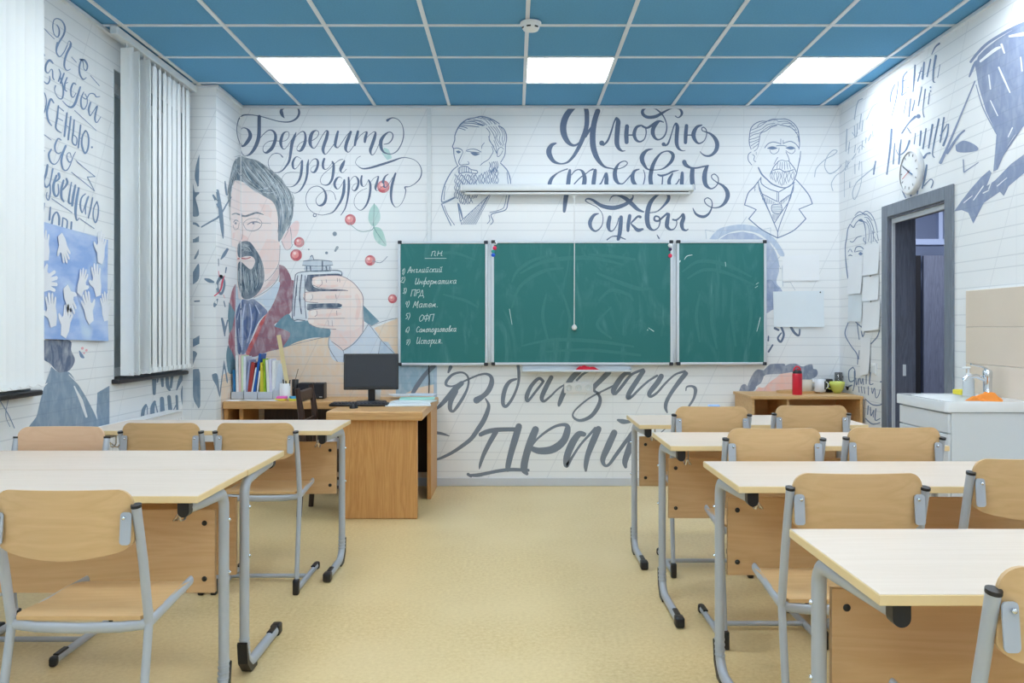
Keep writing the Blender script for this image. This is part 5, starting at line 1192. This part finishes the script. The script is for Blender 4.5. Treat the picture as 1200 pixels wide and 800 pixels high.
# two line-drawn portraits
O1 = T(510,130,12.5); O2 = T(510,190,10); Q1 = T(865,130,12.5); Q2 = T(865,185,8)
def squiggles(T_, cols, seed, amp=9, w=6):
    rnd = random.Random(seed); s = []
    for x, y0, y1, dx in cols:
        n = max(2, int(abs(y1-y0)/38)); ph = rnd.choice((-1, 1))
        s.append(' '.join('%d,%d,%d' % (x+dx*k/n+ph*amp*(-1)**k, y0+(y1-y0)*k/n, w) for k in range(n+1)))
    return '/'.join(s)
mb = MB()
ink('', O1, '''252,520,14 285,430,14 290,350,14 340,240,18 400,170,18 480,120,16 580,100,14 680,80,16 800,110,16 900,160,14 940,190,12/930,215,14 1000,260,14 1040,340,14 1045,420,12 1030,500,12 1020,640,12 960,750,12/252,520,14 270,560,14 275,640,12 300,740,12 330,800,12/400,170,10 550,155,12 640,185,12 720,210,12/370,190,10 500,180,10 600,190,14 700,215,14/370,210,10 480,215,12 640,235,10/350,225,10 420,235,12 470,255,10/350,250,10 400,265,10 440,280,10/620,100,8 720,120,8 800,200,8/680,90,8 780,130,8 830,190,8/740,110,8 840,150,8 880,200,8/560,130,8 680,150,8 760,210,8/800,120,8 900,190,8/480,130,8 640,150,8 730,200,8
/750,250,10 800,320,10 790,420,10 840,500,10 900,620,10/780,230,8 850,330,10 870,400,8/810,225,8 890,330,8 880,420,8 930,520,8/850,225,8 920,320,8 900,400,8 960,500,8/890,230,8 950,330,8 940,430,8 990,510,8/930,225,8 990,330,8 980,420,8 1010,500,8/960,240,8 1020,340,8 1010,450,8/780,370,8 810,450,8 860,520,8/860,430,8 890,520,8 900,610,8/720,465,8 685,510,10 682,550,8/1000,560,10 970,530,8 930,550,10 910,600,10 915,670,10 960,640,8 990,580,8/830,520,8 850,590,10 820,650,10 780,710,10 700,760,10 660,800,8
/270,550,12 330,545,14 390,570,12 405,610,8/310,590,10 340,600,44 375,600,10/455,580,10 520,560,10 600,565,12 670,600,12/460,590,8 540,600,10 650,610,10/520,610,8 580,632,48 650,630,8/405,610,8 370,680,12 345,750,14 370,790,10 430,780,8 490,780,12 490,750,10 475,740,8''', None, None, mb=mb)
ink('', O2, '''265,45,10 200,100,12 130,220,14 90,330,12 75,460,12 130,455,10 225,410,10/120,280,8 105,380,8 105,440,8/75,490,12 110,580,12 185,740,12/75,490,10 150,460,10 225,420,10/105,510,8 150,620,8 225,735,8/765,10,10 840,90,12 875,180,14 885,250,10/840,120,8 855,250,8/870,380,14 850,470,12 820,560,12 660,610,12 680,690,10 650,730,10/835,390,8 815,500,8 780,550,8 640,590,8/630,620,8 640,680,8 610,720,8/265,480,12 295,690,10/275,490,18 300,580,22 320,660,12/300,690,8 640,380,8/270,75,8 310,50,10 370,50,10 420,85,10 490,100,10 490,130,10 430,128,10 380,118,10 330,122,10 280,130,10 270,75,8
/290,65,8 285,120,8/315,58,8 312,115,8/340,55,8 340,115,8/365,58,8 365,115,8/390,72,8 395,118,8/420,95,8 425,120,8/300,690,7 310,730,7''', None, None, mb=mb)
cols = [(238+i*19, 140+(10 if i % 2 else 0), 470+(25 if 2 < i < 11 else -20)-abs(i-6)*5, -8+i) for i in range(14)]
ink('', O2, squiggles(O2, cols, 3, 9, 8), None, None, mb=mb)
cols = [(510+i*20, 150-i*9, 250, 4) for i in range(12)]
ink('', O2, squiggles(O2, cols, 5, 8, 8), None, None, mb=mb)
cols = [(640+i*18, 0-i*2, 120, 0) for i in range(6)]
ink('', O2, squiggles(O2, cols, 6, 7, 7), None, None, mb=mb)
for i in range(10):
    x = 312+i*18; y1 = 690-(x-300)*.55; ink('', O2, '%d,728,6 %d,%d,6' % (x, x+min(170, 60+i*18), max(392, y1-60-i*20)), None, None, mb=mb)
o = mb.build('mural_portrait', M_line, B); o['label'] = 'line-drawn bearded man looking down, above the left of the board'
mb = MB()
ink('', Q1, '''190,600,10 150,640,12 150,720,12 200,790,10/190,560,10 165,480,12 165,380,12 190,250,12 260,180,12 340,150,10 420,150,10 500,120,10 600,120,10 700,120,12 800,170,12 870,260,12 890,360,14 900,480,12 890,560,10/915,590,10 905,700,12 885,790,10/570,210,10 480,240,10 410,290,10 330,330,10 310,430,10 285,540,8 235,590,8/570,190,8 640,210,10 740,230,10 810,270,10 870,350,10 890,450,10
/190,280,8 270,250,8 330,220,8 400,170,8/180,330,8 260,300,8 350,260,8 430,200,8 540,180,8/170,380,8 240,340,8 320,320,8 400,260,8 480,220,8 560,200,8/165,420,8 240,400,8 320,370,8/170,460,8 240,440,8 310,410,8/190,510,8 250,470,8 300,440,8/210,550,8 260,510,8 300,480,8/280,230,8 330,180,8 420,160,8/440,150,8 520,130,8 580,140,8/580,160,8 700,150,8 790,190,8/640,190,8 740,180,8 820,220,8/720,230,8 800,220,8 850,270,8/800,270,8 860,280,8/840,320,8 880,310,8/860,380,8 890,370,8
/210,640,8 240,660,10 230,720,10 260,745,8/265,600,6 265,640,6/390,540,12 440,480,12 520,455,12 620,480,10/660,475,10 760,445,12 840,480,12 890,545,10/625,410,8 625,490,8/660,430,8 660,480,8/560,510,10 640,505,10 710,515,10/430,545,10 500,542,48 572,545,10/700,540,10 770,542,50 835,545,10/465,570,8 480,610,8 530,630,8 590,590,8 600,540,8/700,580,8 740,610,8 790,625,8 830,590,8 835,560,8/700,600,10 730,660,10 750,720,10/580,680,10 545,740,10 525,780,8/590,740,8 640,720,10 700,735,8 750,725,8''', None, None, mb=mb)
ink('', Q2, '''380,30,8 330,90,8 310,150,8/475,30,8 530,100,8 540,130,8/372,50,5 362,100,5/395,40,5 390,100,5/415,38,5 412,102,5/435,38,5 437,108,5/455,40,5 465,105,5/478,50,5 492,105,5/330,115,8 390,105,8 440,130,8 520,110,8/190,90,12 220,150,14 270,200,12 330,250,12 430,280,10 500,250,8 540,170,10 560,90,8 578,0,8/215,180,8 220,240,8 290,290,8 380,320,8/380,320,7 380,410,7/380,320,8 450,280,8 530,230,8/190,230,8 210,320,8 290,370,8 370,410,8/520,230,8 510,320,8 450,370,8 385,420,8/365,320,6 365,400,6
/215,185,8 150,270,10 95,330,10 60,440,10/60,440,8 115,460,8 170,485,8/170,485,8 100,570,10/100,570,10 220,670,10 370,750,10/540,200,8 620,290,10 670,360,10 695,430,10/695,430,8 570,480,8/570,480,8 635,570,10/635,570,10 520,680,10 370,750,10/190,250,8 270,450,8 370,690,8/520,250,8 470,420,8 400,600,8 370,700,8/370,690,8 370,750,8/210,330,7 260,440,7 340,610,7/340,610,7 400,520,7 480,400,7 505,320,7/320,440,7 400,430,7/400,430,7 412,480,7 390,520,7 330,512,7 312,470,7 320,440,7
/322,455,5 402,450,5/318,470,5 408,468,5/322,488,5 408,486,5/330,503,5 398,503,5/150,290,5 165,270,5/155,310,5 160,290,5''', None, None, mb=mb)
ink('', Q2, '/'.join('%d,%d,4 %d,%d,4' % (x, 345+(x-215)*.55, x+4, 430+min(0, (x-255)*1.2)) for x in range(225, 345, 13))+'/'+'/'.join('%d,%d,4 %d,%d,4' % (x, 400-(x-400)*.62, x-3, 440-(x-410)*.9) for x in range(405, 500, 12))+'/'+'/'.join('%d,525,4 %d,%d,4' % (x, x, 590-abs(x-345)*1.1) for x in range(322, 385, 10)), None, None, mb=mb)
cols = [(305+i*18, 125+(8 if i % 2 else 0), 262-abs(i-6)*11, 0) for i in range(13)]
ink('', Q2, squiggles(Q2, cols, 9, 6, 5), None, None, mb=mb)
o = mb.build('mural_portrait', M_line, B); o['label'] = 'line-drawn man with pince-nez and pointed beard, upper right'

# painted portrait with the hand and bottle
R1 = T(260,180,10); R2 = T(260,250,8); R3 = T(320,280,5.714); R4 = T(250,330,7.273); PX1 = T(0,0,1)
def pt(name, T_, data, rgb, lvl, label=None): return paint(name, T_, data, rgb, B, label, off=.0007+.0002*lvl)
def ln(T_, data, rgb, lvl, name='portrait_line'): return ink(name, T_, data, pmat(rgb, B), B, base=.0007+.0002*lvl)
pt('portrait_ground', PX1, '259,440,1 300,420 320,409 350,399 385,394 402,396 430,388 446,381 467,372 467,428 511,428 511,566 259,566', (240,218,194), 0, 'pale peach field behind the teacher desk')
pt('portrait_ground', PX1, '464,425 509,425 509,450 490,454 464,466', (158,188,206), 1)
pt('portrait_coat', R4, '165,60 190,20 189,120 186,300 184,560 196,680 150,590 130,540 132,470 158,330 140,200 150,110', (170,112,126), 1, 'maroon coat of the painted man')
pt('portrait_coat', R4, '560,0 700,0 692,200 610,310 520,372 655,440 600,555 470,595 340,640 280,600 400,370 470,250 540,110', (158,116,130), 1)
pt('portrait_coat', R2, '536,480 590,500 640,580 668,700 672,820 490,820 520,700 540,600', (152,112,128), 1)
pt('portrait_coat', R4, '466,258 420,370 300,625 275,600 340,470 400,340', (206,104,104), 2)
pt('portrait_cloak', R4, '520,382 570,320 640,275 680,322 800,330 900,395 988,398 985,470 860,475 720,510 600,557 655,440', (116,154,172), 2, 'teal cloak under the painted hand')
pt('portrait_cloak', R3, '600,438 650,490 712,552 655,582 596,540', (116,154,172), 2)
pt('portrait_cloak', R4, '132,170 186,262 162,400 136,440 124,300/124,540 160,600 192,690 190,760 132,780 110,640', (116,152,168), 2)
pt('portrait_shirt', R4, '192,20 206,60 240,140 252,160 205,230 190,285/350,150 430,110 562,0 542,110 472,248 430,200', (210,226,240), 2)
pt('portrait_face', PX1, '274,212 283,213 295,220 308,228 320,236 324,246 326,252 328,282 328,305 325.6,313 312,334 296,347 283,351 279,346 277.5,310 276,290 272,288 271,270 270,250 271,230', (242,230,228), 3, 'face of the painted man with a grey beard')
pt('portrait_face', R2, '640,120 690,68 724,82 722,150 700,210 660,250 640,330 592,338 566,285 560,240', (238,216,216), 2)
pt('portrait_face', R2, '390,640 520,480 536,560 500,640 400,720 300,790 300,740', (228,210,210), 3)
pt('portrait_face', R2, '420,240 500,250 545,300 540,400 510,490 440,560 400,560 390,480 350,380 380,320/350,-90 440,-80 470,-30 460,40 400,20', (241,221,217), 4)
pt('portrait_face', R2, '104,180 125,178 120,230 104,236/170,190 200,200 250,230 240,262 195,258 160,285 168,240', (239,214,211), 4)
pt('portrait_hair', R1, '82,480 90,330 110,200 150,80 230,40 310,55 400,75 480,120 560,190 660,270 740,360 800,440 832,560 835,700 812,790 760,880 690,1010 660,1020 660,860 650,700 600,570 480,490 350,405 235,325 140,320 112,420 100,600 88,620', (138,152,162), 5, 'swept-back grey hair of the painted man')
ln(R1, '160,90,14 190,190,20 250,300,14 330,380,12/230,90,14 280,200,22 360,320,16 470,440,12/320,90,12 400,200,20 480,320,20 560,420,12/430,110,12 500,220,16 580,330,16 640,430,12/200,150,30 205,210,40 190,290,26/540,220,14 620,330,18 700,440,14 740,600,14 745,760,12/600,420,16 660,520,22 700,640,22 710,800,18/680,380,10 770,480,16 800,600,16 790,740,12/640,560,14 680,680,20 690,820,16 680,960,10/120,220,16 110,320,12 95,440,8/380,360,12 460,400,18 540,440,14/650,640,10 690,780,18 700,900,16', (106,130,150), 7)
ln(R1, '250,150,8 300,260,10 380,370,8/360,130,8 430,250,10 520,370,8/480,180,8 560,290,10 640,400,8/590,300,8 680,420,8 720,560,8/640,480,8 700,600,10 720,760,8/430,420,8 540,400,12 610,330,8/480,450,8 560,460,10 640,440,8/740,440,8 790,560,8 780,700,8/170,120,8 175,200,8', (198,214,222), 9)
ln(R1, '120,712,10 160,700,14 200,712,18 270,732,22 340,712,22 410,692,20 490,715,6/100,440,5 98,620,4 95,780,4', (120,134,148), 7)
ln(R2, '200,100,5 230,150,5 290,165,6 350,140,6 375,90,5 340,50,4 260,50,4 212,78,4 200,100,4/375,90,4 460,95,3/240,104,7 280,82,10 330,80,10 362,94,6/295,92,20/110,82,7 130,60,8 152,72,7/130,92,22/105,110,4 118,150,4 150,142,4 162,90,4/186,0,5 192,120,4 190,225,5 158,282,7/545,300,4 540,420,4 522,500,5 460,590,4 400,640,3/560,260,4 600,340,3 640,330,4 665,290,4/640,130,5 650,200,5 655,290,4/535,500,4 530,600,5 440,710,5 300,790,5', (140,146,160), 8)
pt('portrait_beard', R2, '150,292 200,260 262,268 312,330 356,402 385,480 398,600 370,700 300,782 205,800 160,700 148,600 152,470 180,452 225,492 275,525 312,452 285,405 228,400 160,412 145,350', (104,122,138), 6)
ln(R2, '170,300,14 210,290,14 260,310,12 300,370,10/180,340,14 230,330,16 280,380,12/180,480,12 190,600,16 210,740,12/215,520,12 230,640,16 240,770,10/250,560,12 270,660,14 270,760,10/290,540,10 310,640,14 300,740,10/330,470,12 350,580,14 335,690,10/360,450,8 378,560,12 365,660,8/170,520,10 170,620,12 185,700,10', (92,114,134), 8)
ln(R2, '200,500,5 210,620,6 225,720,5/240,560,5 252,660,6 255,750,4/275,560,5 292,660,6 288,740,4/312,520,5 330,620,6 318,700,4/345,470,5 362,580,5/195,310,5 240,310,5 270,350,4/155,540,5 158,640,5', (190,208,216), 9)
ln(R2, '150,425,12 185,420,16 225,425,14 268,412,8', (196,128,134), 9)
pt('portrait_tie', R4, '252,148 300,158 342,148 400,190 462,256 420,300 380,350 340,440 310,520 268,612 212,612 198,450 190,300 215,200', (104,124,166), 4, 'blue cravat of the painted man')
ln(R4, '250,180,10 220,300,14 225,450,14 235,600,12/290,170,10 290,320,12 280,480,12 255,600,10/330,170,10 370,260,14 350,380,12 310,480,10/205,330,8 208,460,8/400,220,8 400,300,8', (84,104,142), 6)
ln(R4, '270,190,8 250,320,14 250,460,12 245,580,8/310,190,8 325,300,12 320,400,10 290,520,6/230,220,6 205,320,8/360,200,8 395,270,8/215,400,6 222,520,5', (192,206,230), 7)
# fine pencil hatching over hair and beard
def hatch(T_, curves, n, rgb, lvl, seed, w=3.2, jit=10):
    rnd = random.Random(seed); out = []
    for k in range(n):
        c = rnd.choice(curves); t0 = rnd.uniform(0, .55); t1 = t0+rnd.uniform(.25, .45); dx, dy = rnd.uniform(-jit, jit), rnd.uniform(-jit, jit); P = []
        for i in range(5):
            t = min(1, t0+(t1-t0)*i/4)*(len(c)-1); j = min(int(t), len(c)-2); f = t-j
            P.append('%.0f,%.0f,%.1f' % (c[j][0]*(1-f)+c[j+1][0]*f+dx, c[j][1]*(1-f)+c[j+1][1]*f+dy, w*(1 if 0 < i < 4 else .4)))
        out.append(' '.join(P))
    ln(T_, '/'.join(out), rgb, lvl, 'portrait_hatching')
HC = [[(150,120),(200,200),(300,330),(440,440),(560,500)],[(240,80),(300,180),(420,320),(540,430),(620,500)],[(340,90),(440,200),(540,320),(620,430),(680,560)],[(430,110),(540,220),(640,340),(700,480),(720,640)],[(560,230),(680,360),(760,500),(780,640),(770,760)],[(640,480),(690,600),(700,720),(690,860),(670,980)],[(180,110),(160,200),(120,300),(100,420),(95,540)],[(720,400),(780,520),(800,640),(790,760),(760,840)]]
hatch(R1, HC, 130, (92,108,124), 9, 21, 5, 30); HE = [[(100,60),(170,50),(250,30),(330,50)],[(480,110),(580,200),(680,290),(760,390)],[(780,400),(835,520),(845,640),(840,780)],[(90,340),(80,480),(85,600)],[(820,760),(770,880),(700,1010)]]
hatch(R1, HE, 40, (128,144,156), 11, 31, 4.5, 16)
hatch(R1, HC, 90, (196,208,216), 10, 22, 4.5, 30)
BC = [[(175,480),(180,580),(195,680),(215,780)],[(220,500),(230,600),(240,700),(245,790)],[(265,540),(275,620),(275,700),(270,780)],[(310,470),(325,570),(320,660),(300,760)],[(355,430),(370,520),(365,620),(340,720)],[(170,300),(200,290),(250,310),(310,380)],[(175,350),(210,330),(260,350),(300,395)]]
hatch(R2, BC, 70, (70,88,106), 9, 23, 4, 14); hatch(R2, BC, 50, (176,192,200), 10, 24, 3.5, 14)
# bottle and hand
pt('portrait_bottle', R3, '150,238 200,222 430,210 462,242 232,250 226,520 212,546 130,530 138,300', (222,230,238), 4, 'grey glass bottle held in the painted hand')
pt('portrait_bottle', R3, '202,145 240,135 250,112 268,112 275,135 385,145 400,172 386,182 386,216 216,216 214,182 196,176', (198,210,222), 5)
pt('portrait_bottle', R3, '230,240 300,236 440,232 452,250 300,262 262,275 272,318 340,336 430,335 505,346 430,352 230,347/230,434 440,430 462,445 430,461 300,462 230,476', (88,104,126), 5)
ln(R3, '202,148,4 300,140,5 395,150,4/196,176,4 300,182,4 400,174,4/216,216,5 386,214,5/225,185,7 225,212,7/250,185,8 252,212,7/330,150,10 330,212,10/355,185,8 360,212,8/380,185,6 380,212,5/150,238,5 200,220,5 430,210,6 462,242,5/165,245,6 148,400,8 140,515,6/192,240,8 178,380,10 190,500,8/215,245,5 212,400,5 222,530,5/150,238,6 135,380,6 130,530,6 170,540,6 215,546,6/160,260,4 158,380,4/250,120,5 262,108,5 272,135,4', (80,98,122), 7)
pt('portrait_hand', R3, '262,262 300,250 380,245 440,245 520,280 570,330 600,390 604,490 602,560 560,604 500,612 420,604 300,592 245,568 232,540 238,520 234,498 242,480 300,468 450,465 462,448 440,430 300,427 222,418 204,392 214,356 300,350 500,346 430,335 310,328 268,308', (246,230,224), 6, 'painted hand gripping the bottle')
pt('portrait_hand', R3, '388,600 480,612 560,600 602,520 604,620 540,690 470,747 392,685', (242,222,218), 5)
ln(R3, '300,310,18 370,318,20 430,312,14/360,390,22 430,388,22 520,385,16/300,510,14 380,508,22 450,500,18/560,380,26 575,450,30 560,530,24/300,570,10 400,585,14/450,640,16 490,690,14', (243,217,210), 8)
ln(R3, '300,285,40', (250,240,236), 10); ln(R3, '240,388,46/270,495,42/256,548,38', (250,240,236), 10)
ln(R3, '262,262,4 300,250,4 440,245,4 520,280,4 570,330,5 602,390,5 600,490,4 602,560,5 600,620,5/268,308,4 340,332,4 500,346,4/214,356,4 300,350,3/204,392,4 222,418,4 300,427,4/242,480,4 300,468,4 450,465,4/234,535,3 320,532,3 480,530,3/245,568,4 300,592,4 420,604,4/325,275,3 328,300,3 310,318,3/262,370,3 265,395,3 250,412,3/292,480,3 295,505,3 280,518,3/355,270,3 358,290,3/430,262,3 432,285,3/445,265,3 447,288,3/418,370,3 424,400,3/425,480,3 428,510,3/370,545,3 372,580,3/395,545,3 397,582,3', (150,132,146), 11)
pt('portrait_shirt', R3, '380,640 392,685 468,747 540,690 604,622 640,566 720,672 722,800 430,820 374,722', (214,226,240), 6, 'white cuff below the painted hand')
pt('portrait_shirt', R3, '716,682 770,690 826,780 826,830 700,830', (190,208,226), 7)
ln(R3, '380,640,4 374,722,5 430,820,5/392,685,4 468,747,4 470,820,4/468,747,5 540,700,5 604,622,5 640,566,4/640,566,4 720,672,4 826,780,4/720,680,4 700,800,4/655,582,3 740,550,4 826,530,4/380,650,3 200,690,3 0,745,3', (128,140,160), 9)
# berries and leaves
Z3 = T(220,120,4.21)
def berry(T_, x, y, r, label=None):
    c = lambda R, dx=0, dy=0: ' '.join('%.1f,%.1f' % (x+dx+R*math.cos(2*PI*i/14), y+dy+R*math.sin(2*PI*i/14)) for i in range(14))
    o = pt('mural_berry', T_, c(r), (200,104,114), 3, label)
    pt('mural_berry_light', T_, c(r*.62, -r*.14, -r*.08), (232,150,150), 4); pt('mural_berry_light', T_, c(r*.26, -r*.25, -r*.3), (248,214,212), 5)
berry(R2, 725,270,48); berry(R2, 697,390,55); berry(R3, 650,143,35); berry(R3, 800,400,30); berry(Z3, 802,578,27); berry(Z3, 965,415,31)
pt('mural_leaf', Z3, '920,498 944,530 948,580 918,612 892,582 898,530', (176,212,208), 3); pt('mural_leaf', Z3, '918,612 950,620 968,650 979,708 936,692 916,655', (176,212,206), 3); pt('mural_leaf', Z3, '968,222 992,232 1008,275 984,284 958,252', (182,216,216), 3)
ln(Z3, '920,498,3 918,560,3 918,612,4 945,660,3 975,700,3/800,600,3 850,635,3 905,630,4 918,612,3', (126,164,166), 6)
ln(Z3, '725,648,22/738,715,14 728,732,10/685,742,14/597,725,8/905,778,3 950,790,3 985,760,3', (128,146,164), 4)

# ------------------------------------------------------------------ chalk writing on the left leaf
G = {'е':'1,5 8,6 7,10 3,10 1,5 2,1 5,0 9,2','а':'9,9 4,10 1,5 3,0 7,1 9,8/9,10 9,1 11,0','н':'1,10 1,0/1,5 8,6/8,10 8,1 10,0','г':'1,8 4,10 6,8 4,4 3,1 6,0 8,2','л':'0,1 2,1 5,10 7,1 9,0','и':'1,10 1,1 4,0 7,4 7,10/7,4 7,1 10,0','й':'1,10 1,1 4,0 7,4 7,10/7,4 7,1 10,0/2,14 5,13 8,15','с':'7,9 4,10 1,5 3,0 7,1','к':'1,10 1,0/8,10 2,5 8,0','ф':'5,20 4,-8/5,9 1,9 1,1 5,1/5,9 9,9 9,1 5,1','о':'5,10 1,6 2,0 6,0 8,5 5,10 9,9','р':'2,10 1,-9/1,5 4,10 8,8 7,1 3,0','м':'0,0 2,9 4,1 7,10 8,1 10,0','т':'1,9 1,0/1,8 4,10 5,0/5,8 9,10 9,1 11,0','п':'1,10 1,0/1,8 6,10 7,1 9,0','д':'8,10 3,9 1,3 4,0 8,8/8,10 7,-6 3,-9 2,-5 9,1','в':'1,3 5,17 3,18 1,1 5,0 7,4 3,7','я':'1,0 5,4 8,10 3,10 3,5 7,5/8,10 8,1 10,0','.':'2,1 3,0',
 'А':'0,-1 6,18 9,0/2,6 10,7','И':'1,16 1,2 4,0 9,8 9,17/9,8 9,1 11,0/0,17 2,18','П':'1,17 1,0/0,17 11,18/10,17 10,0','Р':'2,17 1,0/0,16 8,18 9,11 2,9','Д':'1,0 5,17 10,0/-1,-5 0,0 12,0 13,-5','М':'0,0 3,17 6,4 11,18 11,0 13,0','О':'6,17 1,10 4,0 10,4 10,14 5,17','Ф':'6,19 6,-1/6,15 1,13 1,6 6,5/6,15 11,13 11,6 6,5','С':'10,15 6,17 1,9 4,0 10,2',
 '1':'1,10 4,17 3,0','2':'1,13 5,17 7,12 0,1 8,0','3':'1,16 6,17 3,9 7,5 3,-1 0,1','4':'2,17 1,9 7,9/7,16 6,0','5':'8,17 2,16 1,10 6,9 6,2 1,0','6':'6,17 1,7 3,0 7,4 2,8','7':'0,15 7,17 3,0/1,8 7,9',')':'1,19 5,9 1,-3',' ':''}
def on_board(o): o.location = (0, -YB, 0); return o
def chalk(px, py, text, h, rot=0.0, adv=1.0):
    s = h/10.0; x = 0; rnd = random.Random(sum(map(ord, text))); mb = MB(); ca, sa = math.cos(rot), math.sin(rot)
    def fn(X, Y, off): return on_back(X, Y, .0465+off)
    for ch in text:
        g = G[ch]; wd = 4
        if g:
            for st in g.split('/'):
                P = [tuple(map(float, t.split(','))) for t in st.split()]; wd = max(wd, max(p[0] for p in P))
                pts = []
                for gx_, gy_ in P:
                    X = (x+gx_+gy_*.25)*s*adv; Y = -gy_*s+rnd.uniform(-.12, .12); pts.append((px+X*ca-Y*sa, py+X*sa+Y*ca, .62))
                ribbon(mb, pts, .0003+_z(0), fn, False, 1.0)
        x += wd+2.2
    return on_board(mb.build('chalk_writing', plain('chalk', (206,224,224), .9), brd))
SB = lambda x, y: (450+x/4.704, 270+y/4.704)
for (x, y), t, h, a in (((258,140),'пн',5.4,1.15), ((98,240),'1)',3.6,.75), ((130,232),'Английский',3.9,.92), ((92,285),'2)',3.4,.85), ((170,296),'Информатика',3.8,.98), ((104,345),'3)',3.2,.8), ((146,362),'ПРД',4.2,1.0), ((116,420),'4)',3.6,.85), ((160,424),'Матем.',4.2,1.0), ((118,486),'5)',3.6,.85), ((190,500),'ОФП',4.4,1.05), ((118,560),'6)',3.2,.85), ((176,560),'Самоподготовка',3.7,.80), ((120,628),'7)',3.2,.95), ((178,624),'История.',4.2,.85)):
    chalk(*SB(x, y), t, h, -.02, a)
mb = MB(); fnb = lambda X, Y, off: on_back(X, Y, .0465+off)
ribbon(mb, [(498, 302.6, .5), (523, 302.6, .5)], .0004, fnb, True, 1)
on_board(mb.build('chalk_writing', MATS['chalk'], brd))
for i_, st in enumerate(('702,352,1.4 716,340,2 736,345,2 742,352,1','610,320,1 640,306,2.4 690,302,2.6 730,310,1','600,330,1 606,318,1.8 622,306,2 640,300,1','600,360,1 610,335,2 636,318,2.2 660,314,1','700,320,1.2 724,330,2.4 748,338,2.6 762,338,1','690,298,1 716,300,2 744,304,1.4','612,405,1 650,398,2 700,400,2.2 742,406,1.2','640,412,1 690,410,2 750,416,1.6','800,318,1 820,306,2 850,310,2.4 880,324,1','806,326,1 826,316,2 852,320,2 884,334,1','820,345,1 816,370,2 820,400,1.2','836,345,1 834,375,2.2 840,408,1.2','858,340,1 858,372,2 862,405,1.4','876,335,1 880,365,2.2 876,400,1.4','500,300,1 530,296,1.8 556,304,1','520,345,1 545,352,1.8 560,360,1','640,345,1 636,370,2 642,398,1.2','716,360,1 700,380,2 716,396,1.2','660,345,1 668,375,2 664,404,1')):
    mb = MB()
    for pts in parse(st): ribbon(mb, [(x, y, w_*1.9) for x, y, w_ in pts], .00015+i_*.000006, fnb, False, 1)
    on_board(mb.build('chalk_smear', plain('faint_chalk', (49,121,119), .6, noise=.12, scale=60), brd))
for st in ('802,304,.5 805,300,1 811,298.6,.7', '797,305.5,1.6 796.5,307,1', '850,307,.6 850.5,312,.5', '760,384,.5 766,388,.9', '759,386.5,1.2', '886,333,.5 889,331,.5', '885,337,.5 888,335,.5', '891,372,.8 887,388,.6', '597,362,.6 600,380,.5'):
    mb = MB()
    for pts in parse(st): ribbon(mb, pts, .0004, fnb, False, 1)
    on_board(mb.build('chalk_mark', MATS['chalk'], brd))
